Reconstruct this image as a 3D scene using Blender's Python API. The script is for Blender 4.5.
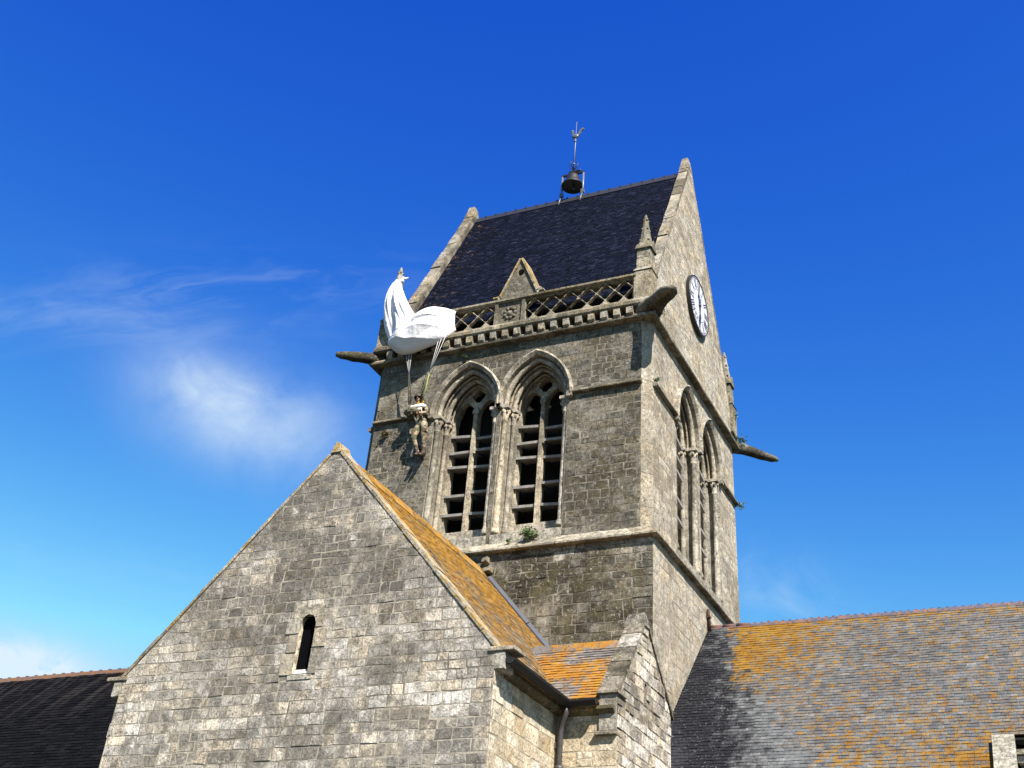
import bpy, math, random
from mathutils import Vector, Matrix
from mathutils.geometry import tessellate_polygon
from mathutils import noise as mnoise
R = math.radians
sin, cos, pi = math.sin, math.cos, math.pi
random.seed(11)

# ------------------------------------------------------------------ camera
scene = bpy.context.scene
for o in list(bpy.data.objects):
    bpy.data.objects.remove(o)
col = scene.collection
CAM = dict(loc=(7.0484, -20.1604, -8.9712), yaw=.453786, pitch=.659825, roll=.074448, f=1141.1, px=32.49, py=-159.8)
cd = bpy.data.cameras.new('camera')
cam = bpy.data.objects.new('camera', cd); col.objects.link(cam); scene.camera = cam
y_, p_, r_ = CAM['yaw'], CAM['pitch'], CAM['roll']
fw = Vector((-sin(y_)*cos(p_), cos(y_)*cos(p_), sin(p_)))
rt = Vector((cos(y_), sin(y_), 0)); up = rt.cross(fw)
r2 = rt*cos(r_) + up*sin(r_); u2 = -rt*sin(r_) + up*cos(r_)
M = Matrix((r2, u2, -fw)).transposed().to_4x4(); M.translation = Vector(CAM['loc'])
cam.matrix_world = M
cd.sensor_fit = 'HORIZONTAL'; cd.sensor_width = 36; cd.lens = CAM['f']/1024*36
cd.shift_x = -CAM['px']/1024; cd.shift_y = CAM['py']/1024
cd.clip_end = 6000; cd.clip_start = .1

# ------------------------------------------------------------------ sun, sky, exposure
SUN_AZ, SUN_EL = 130.0, 47.0          # clockwise from +Y, degrees
sd = Vector((sin(R(SUN_AZ))*cos(R(SUN_EL)), cos(R(SUN_AZ))*cos(R(SUN_EL)), sin(R(SUN_EL))))
sl = bpy.data.lights.new('sun', 'SUN'); sl.energy = 5.0; sl.angle = R(.53); sl.color = (1, .935, .86)
so = bpy.data.objects.new('sun', sl); col.objects.link(so)
so.rotation_euler = (-sd).to_track_quat('-Z', 'Y').to_euler(); so.location = (20, -20, 30)
scene.view_settings.view_transform = 'Standard'; scene.view_settings.look = 'None'
scene.view_settings.gamma = 1; scene.view_settings.use_curve_mapping = False
scene.view_settings.exposure = 1.5

W = bpy.data.worlds.new('World'); scene.world = W; W.use_nodes = True
wn, wl = W.node_tree.nodes, W.node_tree.links
wn.clear()
class N:
    """small node helper for one tree"""
    def __init__(s, tree): s.t = tree
    def add(s, typ, ins=None, **kw):
        n = s.t.nodes.new(typ)
        for k, v in kw.items(): setattr(n, k, v)
        for k, v in (ins or {}).items(): s.put(n.inputs[k], v)
        return n
    def put(s, sock, v):
        if hasattr(v, 'is_output') or isinstance(v, bpy.types.NodeSocket): s.t.links.new(v, sock)
        else: sock.default_value = v
    def math(s, op, a, b=0, c=None, clamp=False):
        n = s.t.nodes.new('ShaderNodeMath'); n.operation = op; n.use_clamp = clamp
        s.put(n.inputs[0], a); s.put(n.inputs[1], b)
        if c is not None: s.put(n.inputs[2], c)
        return n.outputs[0]
    def vmath(s, op, a, b=None, out=0):
        n = s.t.nodes.new('ShaderNodeVectorMath'); n.operation = op
        s.put(n.inputs[0], a)
        if b is not None: s.put(n.inputs[1], b)
        return n.outputs[out]
    def mix(s, f, a, b, blend='MIX'):
        n = s.t.nodes.new('ShaderNodeMix'); n.data_type = 'RGBA'; n.blend_type = blend
        s.put(n.inputs[0], f); s.put(n.inputs[6], a); s.put(n.inputs[7], b)
        return n.outputs[2]
    def ramp(s, f, stops, interp='LINEAR'):
        n = s.t.nodes.new('ShaderNodeValToRGB'); e = n.color_ramp; e.interpolation = interp
        while len(e.elements) < len(stops): e.elements.new(.5)
        for el, (p, c) in zip(e.elements, stops):
            el.position = p; el.color = c if len(c) == 4 else (*c, 1)
        s.put(n.inputs[0], f); return n.outputs[0]
    def sstep(s, v, a, b):
        n = s.t.nodes.new('ShaderNodeMapRange'); n.interpolation_type = 'SMOOTHSTEP'
        s.put(n.inputs[0], v); n.inputs[1].default_value = a; n.inputs[2].default_value = b
        return n.outputs[0]
    def noise(s, vec, scale, detail=4, rough=.55, dist=0):
        n = s.t.nodes.new('ShaderNodeTexNoise')
        s.put(n.inputs['Vector'], vec); n.inputs['Scale'].default_value = scale
        n.inputs['Detail'].default_value = detail; n.inputs['Roughness'].default_value = rough
        n.inputs['Distortion'].default_value = dist
        return n.outputs['Fac']
    def mapping(s, vec, scale=(1, 1, 1), loc=(0, 0, 0), rot=(0, 0, 0)):
        n = s.t.nodes.new('ShaderNodeMapping'); s.put(n.inputs[0], vec)
        n.inputs[1].default_value = loc; n.inputs[2].default_value = rot; n.inputs[3].default_value = scale
        return n.outputs[0]

w = N(W.node_tree)
sky = w.add('ShaderNodeTexSky', sky_type='NISHITA', sun_disc=False, sun_elevation=R(SUN_EL), sun_rotation=R(SUN_AZ),
            altitude=0, air_density=1.0, dust_density=.3, ozone_density=4.0)
# deep saturated blue overhead, paler low down: a curve per channel on the sky's own colour
ssep = w.add('ShaderNodeSeparateColor', {0: sky.outputs[0]}).outputs
EXP = 2**scene.view_settings.exposure
chan = [w.math('MINIMUM', w.math('MULTIPLY', w.math('POWER', w.math('MULTIPLY', ssep[i], .1), p), 10*a/EXP), cap/EXP)
        for i, (a, p, cap) in enumerate(((58., 3.1, 4.0), (8.26, 2.05, 7.5), (1.586, .65, 10.5)))]
skyb = w.add('ShaderNodeCombineColor', {0: chan[0], 1: chan[1], 2: chan[2]}).outputs[0]
tc = w.add('ShaderNodeTexCoord').outputs['Generated']
def pixdir(u, v):
    d = fw*CAM['f'] + r2*(u-512-CAM['px']) - u2*(v-384-CAM['py'])
    return d.normalized()
def cloud(c, along, width, height, strength, nscale, lo, hi, stretch=1.0, seed=0):
    """thin cloud round direction c: an uneven patch of cirrus in the sky"""
    d0 = Vector(c); a = (Vector(along) - d0); a = (a - d0*a.dot(d0)).normalized(); b = d0.cross(a)
    da = w.vmath('DOT_PRODUCT', tc, tuple(a), 1); db = w.vmath('DOT_PRODUCT', tc, tuple(b), 1); dc = w.vmath('DOT_PRODUCT', tc, tuple(d0), 1)
    w1 = w.add('ShaderNodeCombineXYZ', {0: w.math('MULTIPLY', da, 1/stretch), 1: db, 2: seed*1.7}).outputs[0]
    off = w.add('ShaderNodeTexNoise', {'Vector': w1, 'Scale': nscale*.6, 'Detail': 3.0}).outputs['Color']
    w2 = w.vmath('ADD', w1, w.vmath('MULTIPLY', w.vmath('SUBTRACT', off, (.5, .5, .5)), (.10, .10, 0)))
    n = w.noise(w2, nscale, 6, .62, .3)
    n2 = w.noise(w1, nscale*.35, 3, .5)
    e = w.math('ADD', w.math('POWER', w.math('ABSOLUTE', w.math('DIVIDE', da, width)), 2.0), w.math('POWER', w.math('ABSOLUTE', w.math('DIVIDE', db, height)), 2.0))
    e = w.math('ADD', e, w.math('MULTIPLY', w.math('SUBTRACT', n2, .5), 1.5))
    fall = w.math('MULTIPLY', w.math('MINIMUM', w.math('EXPONENT', w.math('MULTIPLY', e, -1.0)), 1.0), w.math('GREATER_THAN', dc, 0))
    m = w.sstep(n, lo, hi)
    return w.math('MULTIPLY', w.math('MULTIPLY', m, fall), strength)
def PD(u, v): return pixdir(u, v)
clouds = [
    cloud(PD(60, 314), PD(200, 326), .13, .015, .36, 20, .32, .70, 5, 1),
    cloud(PD(210, 296), PD(360, 284), .14, .030, .24, 26, .38, .74, 3.2, 12),
    cloud(PD(250, 416), PD(330, 446), .078, .040, .80, 9, .12, .80, 1.15, 21),
    cloud(PD(205, 385), PD(270, 400), .05, .022, .40, 22, .34, .75, 1.6, 4),
    cloud(PD(0, 672), PD(90, 688), .062, .021, 1.9, 22, .18, .55, 1.3, 5),
    cloud(PD(780, 590), PD(830, 606), .05, .030, .26, 18, .36, .8, 1.3, 6),
    cloud(PD(100, 548), PD(210, 576), .12, .008, .24, 16, .3, .8, 7, 7),
    cloud(PD(80, 575), PD(210, 596), .12, .035, .10, 10, .35, .8, 3, 8),
]
cm = clouds[0]
for c_ in clouds[1:]: cm = w.math('ADD', cm, c_)
cm = w.math('MINIMUM', cm, .95)
skyc = w.mix(cm, skyb, (7.4/EXP, 8.9/EXP, 10.0/EXP, 1))
bg = w.add('ShaderNodeBackground', {'Color': skyc, 'Strength': .1})
w.add('ShaderNodeOutputWorld', {'Surface': bg.outputs[0]})

# ------------------------------------------------------------------ materials
def newmat(name):
    m = bpy.data.materials.new(name); m.use_nodes = True; m.node_tree.nodes.clear()
    return m, N(m.node_tree)
KA = .62      # overall reflectance: old grey limestone and slate, not fresh
def finish(m, n, colr, rough=.9, bump=None, bstr=.4, bdist=.02, metal=0, spec=.3):
    colr = n.mix(1.0, colr, (KA, KA*.975, KA*.99, 1), 'MULTIPLY')
    b = n.add('ShaderNodeBsdfPrincipled', {'Base Color': colr, 'Roughness': rough, 'Metallic': metal, 'Specular IOR Level': spec})
    if bump is not None:
        bn = n.add('ShaderNodeBump', {'Strength': bstr, 'Distance': bdist, 'Height': bump}); n.put(b.inputs['Normal'], bn.outputs[0])
    n.add('ShaderNodeOutputMaterial', {'Surface': b.outputs[0]})
    return m
def world_pos(n): return n.add('ShaderNodeNewGeometry').outputs['Position']

def stone(name, ramp, stain=.5, stain_col=(.035, .034, .028), lichen=.0, pale=.3, streak=.3, grain=.20, seed=0., olive=0., mottle=.6, bleach=.35):
    """weathered limestone: a tone per block, grain, dark growth in patches, streaks, pale lichen spots"""
    m, n = newmat(name); P = world_pos(n)
    P0 = n.vmath('ADD', P, (seed*7.3, seed*3.1, seed*5.7))
    rnd = n.add('ShaderNodeAttribute', attribute_name='rnd').outputs['Fac']
    c = n.ramp(rnd, ramp)
    r2_ = n.math('FRACT', n.math('MULTIPLY', rnd, 37.7)); c = n.mix(1.0, c, n.ramp(r2_, [(0, (1.08, 1.0, .88)), (.3, (1.03, 1.0, .95)), (.6, (.98, .98, 1.0)), (1, (.91, .93, .98))]), 'MULTIPLY')
    fine = n.noise(P0, 34, 5, .75); mid = n.noise(P0, 6.5, 7, .72); big = n.noise(P0, .60, 6, .66, .4)
    big2 = n.noise(n.vmath('ADD', P0, (13, 7, 3)), 1.7, 7, .72, .3); spk = n.noise(n.vmath('ADD', P0, (3, 17, 23)), 15, 6, .78)
    med = n.noise(n.vmath('ADD', P0, (7, 3, 9)), 3.2, 6, .7, .4)
    # mottling inside a block
    c = n.mix(1.0, c, n.ramp(mid, [(.40, (1-mottle*.75,)*3), (.5, (1.0,)*3), (.60, (1+mottle*.45,)*3)]), 'MULTIPLY')
    c = n.mix(1.0, c, n.ramp(fine, [(.42, (1-grain*1.8,)*3), (.58, (1+grain*1.3,)*3)]), 'MULTIPLY')
    c = n.mix(1.0, c, n.ramp(spk, [(.40, (.80,)*3), (.52, (1.0,)*3), (.62, (1.18,)*3)]), 'MULTIPLY')
    # dark growth: fuzzy patches about a block across, gathered where the large noise is high
    sm = n.math('ADD', n.math('MULTIPLY', big, 1.5), n.math('MULTIPLY', med, 1.3))
    sm = n.math('ADD', sm, n.math('MULTIPLY', n.math('SUBTRACT', mid, .5), .5))
    sm = n.math('ADD', sm, n.math('MULTIPLY', n.math('SUBTRACT', spk, .5), .4))
    sm = n.math('ADD', sm, n.math('MULTIPLY', n.math('SUBTRACT', rnd, .5), -.16))
    th = 1.67-.56*stain
    sk = n.sstep(sm, th-.12, th+.18)
    c = n.mix(n.math('MULTIPLY', sk, min(.9, .55+stain*.5)), c, n.mix(fine, (*[v*.6 for v in stain_col], 1), (*[v*1.4 for v in stain_col], 1)))
    # washed paler areas
    bl = n.noise(n.vmath('ADD', P0, (23, 19, 5)), .75, 6, .7, .5)
    bl = n.math('ADD', bl, n.math('MULTIPLY', n.math('SUBTRACT', spk, .5), .25))
    c = n.mix(n.math('MULTIPLY', n.sstep(bl, .50, .66), bleach), c, (.62, .575, .455, 1))
    # vertical runs
    st = n.noise(n.mapping(P0, (3.2, 3.2, .20)), 2.4, 6, .7); st2 = n.math('ADD', st, n.math('MULTIPLY', n.math('SUBTRACT', spk, .5), .35))
    c = n.mix(n.math('MULTIPLY', n.sstep(st2, .49, .66), streak), c, (*[v*1.5 for v in stain_col], 1))
    if olive:
        oz = n.noise(n.vmath('ADD', P0, (3, 11, 21)), 2.2, 7, .75)
        c = n.mix(n.math('MULTIPLY', n.sstep(oz, .47, .62), olive), c, (.16, .135, .05, 1))
    # pits and dark flecks, then pale crusts
    c = n.mix(n.math('MULTIPLY', n.math('SUBTRACT', 1, n.sstep(spk, .34, .44)), .55), c, (*[v*.8 for v in stain_col], 1))
    v = n.noise(n.vmath('ADD', P0, (31, 2, 5)), 12, 6, .8, .3)
    c = n.mix(n.math('MULTIPLY', n.sstep(v, .56, .64), pale), c, (.55, .53, .46, 1))
    if lichen:
        l = n.noise(n.vmath('ADD', P0, (5, 41, 9)), 9, 7, .76, .3); l2 = n.noise(P0, 1.3, 4, .6)
        lm = n.sstep(n.math('ADD', l, n.math('MULTIPLY', n.math('SUBTRACT', l2, .5), .5)), .64-.26*lichen, .72-.26*lichen)
        lc = n.mix(n.sstep(spk, .4, .6), (.36, .19, .02, 1), (.48, .36, .13, 1))
        c = n.mix(n.math('MULTIPLY', lm, .85), c, lc)
    h = n.math('ADD', n.math('MULTIPLY', fine, .5), n.math('MULTIPLY', mid, 1.2))
    h = n.math('SUBTRACT', h, n.math('MULTIPLY', n.math('SUBTRACT', 1, n.sstep(spk, .34, .46)), .8))
    return finish(m, n, c, .92, h, .6, .035, spec=.15)

def g3(*v): return v
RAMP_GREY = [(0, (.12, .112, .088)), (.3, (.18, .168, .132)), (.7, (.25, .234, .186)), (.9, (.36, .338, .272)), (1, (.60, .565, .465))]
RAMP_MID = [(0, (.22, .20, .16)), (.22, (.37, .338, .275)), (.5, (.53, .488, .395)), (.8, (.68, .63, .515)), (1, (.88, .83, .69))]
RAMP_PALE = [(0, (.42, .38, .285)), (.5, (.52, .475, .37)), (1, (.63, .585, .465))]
RAMP_CREAM = [(0, (.56, .46, .29)), (.3, (.68, .60, .43)), (.7, (.78, .72, .55)), (1, (.84, .80, .67))]
MS = {}
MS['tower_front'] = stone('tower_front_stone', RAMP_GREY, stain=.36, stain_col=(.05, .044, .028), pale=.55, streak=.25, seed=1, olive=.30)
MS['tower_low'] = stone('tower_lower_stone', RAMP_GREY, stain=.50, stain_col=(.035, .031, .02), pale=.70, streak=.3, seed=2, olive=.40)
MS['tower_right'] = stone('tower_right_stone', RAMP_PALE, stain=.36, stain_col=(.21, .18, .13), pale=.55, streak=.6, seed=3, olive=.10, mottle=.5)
MS['transept'] = stone('transept_stone', RAMP_MID, stain=.50, stain_col=(.125, .116, .096), pale=.45, streak=.35, seed=4, olive=.06)
MS['cream'] = stone('cream_stone', RAMP_CREAM, stain=.22, stain_col=(.33, .27, .17), pale=.3, streak=.2, seed=5, olive=.08, mottle=.4, grain=.2)
MS['block_gable'] = stone('side_gable_stone', RAMP_MID, stain=.42, stain_col=(.13, .115, .08), pale=.6, streak=.25, seed=6, olive=.10)
MS['dressed'] = stone('dressed_stone', [(0, (.36, .33, .25)), (1, (.56, .52, .41))], stain=.36, stain_col=(.15, .135, .10), pale=.4, streak=.4, seed=7, olive=.06)
MS['dressed_grey'] = stone('grey_dressed_stone', [(0, (.22, .20, .145)), (1, (.36, .33, .245))], stain=.48, stain_col=(.075, .068, .045), pale=.45, streak=.3, seed=8, olive=.25)
MS['corbel'] = stone('corbel_stone', [(0, (.34, .31, .23)), (1, (.48, .45, .35))], stain=.38, stain_col=(.10, .09, .06), pale=.5, streak=.2, seed=15, olive=.2)
MS['moss_stone'] = stone('mossy_stone', [(0, (.22, .20, .14)), (1, (.34, .31, .22))], stain=.45, stain_col=(.08, .07, .045), pale=.5, streak=.1, seed=9, olive=.5, lichen=.12)
MS['gargoyle'] = stone('shade_toned_gargoyle_stone', [(0, (.08, .072, .05)), (1, (.12, .108, .075))], stain=.5, stain_col=(.03, .027, .018), pale=.35, streak=.1, seed=14, olive=.3)  # stone toned dark to stand for the spouts' shaded undersides
MS['coping'] = stone('lichen_coping_stone', [(0, (.36, .33, .25)), (1, (.50, .46, .35))], stain=.3, stain_col=(.12, .105, .07), pale=.4, streak=.1, seed=10, olive=.2, lichen=.62)
MS['pinnacle'] = stone('pinnacle_stone', [(0, (.34, .31, .23)), (1, (.46, .43, .33))], stain=.4, stain_col=(.12, .11, .075), pale=.5, streak=.3, seed=16, olive=.4, lichen=.1)
MS['tcoping'] = stone('tower_coping_stone', [(0, (.26, .235, .18)), (1, (.40, .37, .29))], stain=.45, stain_col=(.09, .08, .055), pale=.5, streak=.1, seed=12, olive=.25, lichen=.30)
def mortar(name, c, lo=.5):
    m, n = newmat(name); P = world_pos(n)
    f = n.noise(P, 30, 4, .7); b = n.noise(P, 1.1, 5, .6)
    b2 = n.noise(P, 3.0, 5, .7)
    k = n.mix(1.0, (*c, 1), n.ramp(b, [(.38, (lo,)*3), (.60, (1.1,)*3)]), 'MULTIPLY')
    k = n.mix(1.0, k, n.ramp(b2, [(.40, (lo+.2,)*3), (.58, (1.1,)*3)]), 'MULTIPLY')
    k = n.mix(1.0, k, n.ramp(f, [(.3, (.7,)*3), (.7, (1.2,)*3)]), 'MULTIPLY')
    return finish(m, n, k, .95, f, .5, .01, spec=.1)
MO = {'grey': mortar('grey_lime_mortar', (.34, .31, .235), .35), 'pale': mortar('pale_lime_mortar', (.52, .47, .35)), 'mid': mortar('lime_mortar', (.44, .40, .31))}

def slate(name, ramp, lichen, rough=.6, gloss=.35, seed=0., grime=(.03, .03, .035), grime_amt=.2, flecks=.1, lcol=((.30, .115, .010), (.36, .20, .022)), extra=None, lscale=6.0):
    """slates: a tone per slate, grime, orange lichen where lichen(n, P) says"""
    m, n = newmat(name); P = world_pos(n); P0 = n.vmath('ADD', P, (seed*5.1, seed*2.3, seed*9.7))
    rnd = n.add('ShaderNodeAttribute', attribute_name='rnd').outputs['Fac']
    c = n.ramp(rnd, ramp)
    fine = n.noise(P0, 45, 4, .7); mid = n.noise(P0, 5, 5, .65); big = n.noise(P0, .8, 5, .6)
    c = n.mix(1.0, c, n.ramp(mid, [(.36, (.7,)*3), (.64, (1.3,)*3)]), 'MULTIPLY')
    c = n.mix(1.0, c, n.ramp(fine, [(.36, (.75,)*3), (.64, (1.25,)*3)]), 'MULTIPLY')
    c = n.mix(n.math('MULTIPLY', n.sstep(big, .45, .7), grime_amt), c, (*grime, 1))
    if extra: c = extra(n, P, P0, c, rnd, fine, mid)
    v = n.noise(n.vmath('ADD', P0, (3, 1, 8)), 22, 4, .8)
    c = n.mix(n.math('MULTIPLY', n.sstep(v, .60, .66), flecks), c, (.5, .5, .46, 1))
    l = n.noise(n.vmath('ADD', P0, (9, 4, 2)), lscale, 8, .80, .25)
    amt = lichen(n, P, P0)
    t = n.math('ADD', n.math('ADD', l, amt), n.math('ADD', n.math('MULTIPLY', n.math('SUBTRACT', rnd, .5), .05), n.math('MULTIPLY', n.math('SUBTRACT', fine, .5), .22)))
    lm = n.sstep(t, .64, .70)
    lc = n.mix(n.sstep(n.math('ADD', n.math('MULTIPLY', fine, .5), n.math('MULTIPLY', mid, .5)), .38, .62), (*lcol[0], 1), (*lcol[1], 1))
    c = n.mix(n.math('MULTIPLY', lm, .92), c, lc)
    rg = n.math('ADD', n.math('MULTIPLY', lm, .3), n.math('ADD', rough-.1, n.math('MULTIPLY', mid, .2)))
    return finish(m, n, c, rg, n.math('ADD', fine, mid), .3, .008, spec=gloss)
def XYZ(n, P):
    s = n.add('ShaderNodeSeparateXYZ', {0: P}); return s.outputs
def lich_nave(n, P, P0):
    x, y, z = XYZ(n, P)
    # thick beside the tower near the ridge, thick by the kneeler, thin elsewhere, none where the lead runs off
    wob = n.noise(P0, 2.2, 4, .6)
    xw = n.math('ADD', x, n.math('MULTIPLY', n.math('SUBTRACT', wob, .5), 1.6))
    a = n.math('MULTIPLY', n.sstep(xw, .55, .95), n.math('SUBTRACT', 1, n.sstep(xw, 1.2, 3.4)))
    zz = n.sstep(n.math('ADD', z, n.math('MULTIPLY', n.math('SUBTRACT', wob, .5), 1.2)), -2.9, -1.4)
    a = n.math('MULTIPLY', n.math('MULTIPLY', a, zz), .125)
    b = n.math('MULTIPLY', n.math('MULTIPLY', n.sstep(xw, 4.2, 5.6), n.math('SUBTRACT', 1, n.sstep(z, -4.6, -3.7))), .10)
    rg = n.math('MULTIPLY', n.math('MULTIPLY', n.sstep(z, -1.1, -.65), n.sstep(x, .9, 1.4)), .07)
    lo = n.math('MULTIPLY', n.math('SUBTRACT', 1, n.sstep(z, -4.2, -2.6)), n.math('MULTIPLY', n.sstep(x, 2.0, 3.2), .03))
    base = n.math('ADD', n.math('ADD', a, b), n.math('ADD', rg, lo))
    clear = n.math('MULTIPLY', n.math('SUBTRACT', 1, n.sstep(xw, .5, .85)), -.6)
    # the dark wedge low down stays free of it too
    wedge = n.math('MULTIPLY', n.math('SUBTRACT', 1, n.sstep(n.math('ADD', xw, n.math('MULTIPLY', z, .9)), -1.6, -.7)), -.3)
    return n.math('ADD', n.math('ADD', base, .115), n.math('ADD', clear, wedge))
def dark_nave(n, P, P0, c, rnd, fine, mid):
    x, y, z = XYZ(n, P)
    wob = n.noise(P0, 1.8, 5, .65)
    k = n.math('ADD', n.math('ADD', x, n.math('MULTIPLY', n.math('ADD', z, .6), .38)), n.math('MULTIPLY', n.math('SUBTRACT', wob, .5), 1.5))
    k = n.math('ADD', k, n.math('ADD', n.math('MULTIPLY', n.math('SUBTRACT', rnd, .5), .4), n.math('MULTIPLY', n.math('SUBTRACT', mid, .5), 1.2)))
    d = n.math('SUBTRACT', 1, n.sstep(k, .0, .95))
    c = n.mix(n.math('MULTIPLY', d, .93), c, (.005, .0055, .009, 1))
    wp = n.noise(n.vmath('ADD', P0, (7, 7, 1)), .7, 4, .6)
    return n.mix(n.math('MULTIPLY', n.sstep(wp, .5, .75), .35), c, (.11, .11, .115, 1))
def lich_trans(n, P, P0):
    x, y, z = XYZ(n, P)
    return n.math('ADD', .155, n.math('ADD', n.math('MULTIPLY', n.sstep(z, -3.2, -1.0), .05), n.math('MULTIPLY', n.math('SUBTRACT', n.noise(P0, 1.3, 5, .65), .5), .35)))
def lich_block(n, P, P0):
    b = n.noise(n.vmath('ADD', P0, (2, 6, 4)), 1.6, 3, .5)
    return n.math('ADD', .13, n.math('MULTIPLY', n.math('SUBTRACT', b, .42), .6))
def lich_tower(n, P, P0):
    x, y, z = XYZ(n, P)
    wob = n.noise(P0, 1.0, 4, .6)
    a = n.math('MULTIPLY', n.math('SUBTRACT', 1, n.sstep(n.math('ADD', x, n.math('MULTIPLY', wob, 2.4)), -5.4, -3.6)), .075)
    b = n.math('MULTIPLY', n.sstep(x, -.75, -.3), .07)
    return n.math('SUBTRACT', n.math('ADD', a, b), .02)
def lich_none(n, P, P0): return n.math('ADD', -.05, 0)
SL = {}
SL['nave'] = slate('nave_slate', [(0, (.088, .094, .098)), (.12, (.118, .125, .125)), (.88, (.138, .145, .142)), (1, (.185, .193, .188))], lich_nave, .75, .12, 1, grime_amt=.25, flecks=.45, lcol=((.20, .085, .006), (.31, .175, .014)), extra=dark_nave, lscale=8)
SL['transept'] = slate('transept_slate', [(0, (.08, .06, .035)), (.5, (.15, .12, .08)), (1, (.27, .235, .18))], lich_trans, .75, .2, 2, flecks=.3, lcol=((.34, .135, .006), (.42, .245, .018)), lscale=9)
SL['block'] = slate('side_roof_tile', [(0, (.13, .12, .105)), (.5, (.20, .185, .165)), (1, (.27, .255, .23))], lich_block, .75, .2, 3, flecks=.25, lcol=((.34, .13, .006), (.42, .22, .015)), lscale=9)
SL['tower'] = slate('tower_slate', [(0, (.0015, .003, .009)), (.5, (.003, .0055, .016)), (.9, (.006, .010, .025)), (1, (.014, .019, .036))], lich_tower, .8, .05, 4, grime=(.002, .003, .006), flecks=.12, lscale=9)
def streaks(n, P, P0, c, rnd, fine, mid):
    x, y, z = XYZ(n, P)
    s = n.noise(n.mapping(P0, (3.0, .25, .25), rot=(0, 0, 0)), 1.6, 5, .6)
    return n.mix(n.math('MULTIPLY', n.math('MULTIPLY', n.sstep(z, -2.6, -.6), n.sstep(s, .45, .75)), .4), c, (.10, .09, .08, 1))
SL['chancel'] = slate('chancel_slate', [(0, (.003, .003, .003)), (.6, (.005, .005, .0055)), (1, (.009, .009, .009))], lich_none, .85, .05, 5, grime=(.003, .003, .003), flecks=.06, extra=streaks)
def plain(name, c, rough=.5, metal=0, var=.25, scale=12, spec=.4, c2=None, bstr=.2):
    m, n = newmat(name); P = world_pos(n)
    f = n.noise(P, scale, 5, .65)
    if c2: k = n.mix(n.sstep(f, .42, .62), (*c, 1), (*c2, 1))
    else: k = n.mix(1.0, (*c, 1), n.ramp(f, [(.3, (1-var,)*3), (.7, (1+var,)*3)]), 'MULTIPLY')
    return finish(m, n, k, rough, f, bstr, .005, metal, spec)
PM = {
    'lead': plain('weathered_lead', (.045, .052, .072), .6, .2, .25, 6),
    'black_iron': plain('black_gutter_paint', (.008, .008, .008), .7, 0, .3, 9),
    'brown_pipe': plain('brown_downpipe', (.075, .07, .068), .5, 0, .3, 9),
    'rust': plain('rusty_iron', (.10, .045, .022), .9, 0, .4, 20, c2=(.03, .018, .013)),
    'bronze': plain('dark_bronze', (.045, .045, .042), .5, .6, .3, 14),
    'zinc': plain('grey_painted_iron', (.16, .18, .20), .45, .3, .3, 14),
    'zinc_dark': plain('dark_wrought_iron', (.03, .035, .045), .45, .4, .3, 14),
    'white_dial': plain('white_enamel', (.80, .80, .78), .35, 0, .04, 5, bstr=0),
    'black': plain('black_enamel', (.012, .012, .013), .4, 0, .2, 9),
    'blue_steel': plain('blued_steel', (.035, .06, .13), .35, .5, .2, 9),
    'dark': plain('dark_backing', (.012, .011, .010), .9, 0, .3, 8),  # near-black backing put behind openings to darken them
    'slit_shade': plain('slit_shade_black', (.004, .004, .005), .9, 0, .2, 8, spec=.02, bstr=0),  # black colour stands for shade inside the transept slit
    'louvre': plain('louvre_slate', (.30, .285, .25), .85, 0, .35, 8, c2=(.42, .41, .37)),
    'ridge_red': plain('red_ridge_tile', (.16, .07, .05), .8, 0, .35, 6, c2=(.07, .06, .07)),
    'ridge_blue': plain('blue_ridge_tile', (.075, .08, .12), .6, 0, .35, 6, c2=(.22, .11, .06)),
    'ridge_dark': plain('dark_ridge_tile', (.014, .015, .02), .6, 0, .3, 6),
    'ridge_lichen': plain('lichened_ridge_tile', (.20, .085, .015), .85, 0, .3, 9, c2=(.08, .075, .09)),
    'leaf': plain('leaf_green', (.055, .11, .022), .6, 0, .4, 30, c2=(.10, .16, .03)),
    'moss': plain('dry_moss', (.09, .075, .02), .9, 0, .4, 25, c2=(.16, .10, .02)),
    'helmet': plain('helmet_brown', (.05, .032, .02), .7, 0, .3, 20),
    'skin': plain('skin_paint', (.36, .19, .12), .6, 0, .1, 9),
    'yellow': plain('yellow_rubber_cloth', (.62, .33, .015), .7, 0, .15, 9),
    'scarf': plain('white_cotton', (.78, .77, .74), .85, 0, .08, 15),
    'olive': plain('olive_canvas', (.12, .115, .06), .85, 0, .3, 14),
    'boot': plain('brown_leather', (.045, .025, .017), .5, 0, .3, 12),
    'webbing': plain('pale_webbing', (.50, .48, .36), .85, 0, .2, 9),
    'green_strap': plain('green_webbing', (.30, .36, .07), .85, 0, .2, 9),
    'dark_strap': plain('dark_webbing', (.05, .05, .035), .85, 0, .2, 9),
    'cord': plain('white_cord', (.62, .61, .58), .85, 0, .1, 9),
}
def camo():
    m, n = newmat('camouflage_cloth'); P = world_pos(n)
    a = n.noise(P, 9, 3, .5, .6); b = n.noise(n.vmath('ADD', P, (5, 5, 5)), 11, 3, .5, .6)
    c = n.mix(n.sstep(a, .46, .52), (.40, .34, .24, 1), (.14, .10, .06, 1))
    c = n.mix(n.sstep(b, .54, .60), c, (.10, .115, .055, 1))
    return finish(m, n, c, .85, n.noise(P, 26, 4, .6), .6, .02, spec=.2)
PM['camo'] = camo()
def cloth():
    m, n = newmat('white_parachute_silk'); P = world_pos(n)
    f = n.noise(n.mapping(P, (1, 1, .5)), 5, 5, .6)
    c = n.mix(1.0, (.98, .98, .99, 1), n.ramp(f, [(.3, (.95,)*3), (.7, (1.03,)*3)]), 'MULTIPLY')
    return finish(m, n, c, .7, n.math('ADD', f, n.noise(P, 22, 4, .6)), .25, .04, spec=.15)
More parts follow.
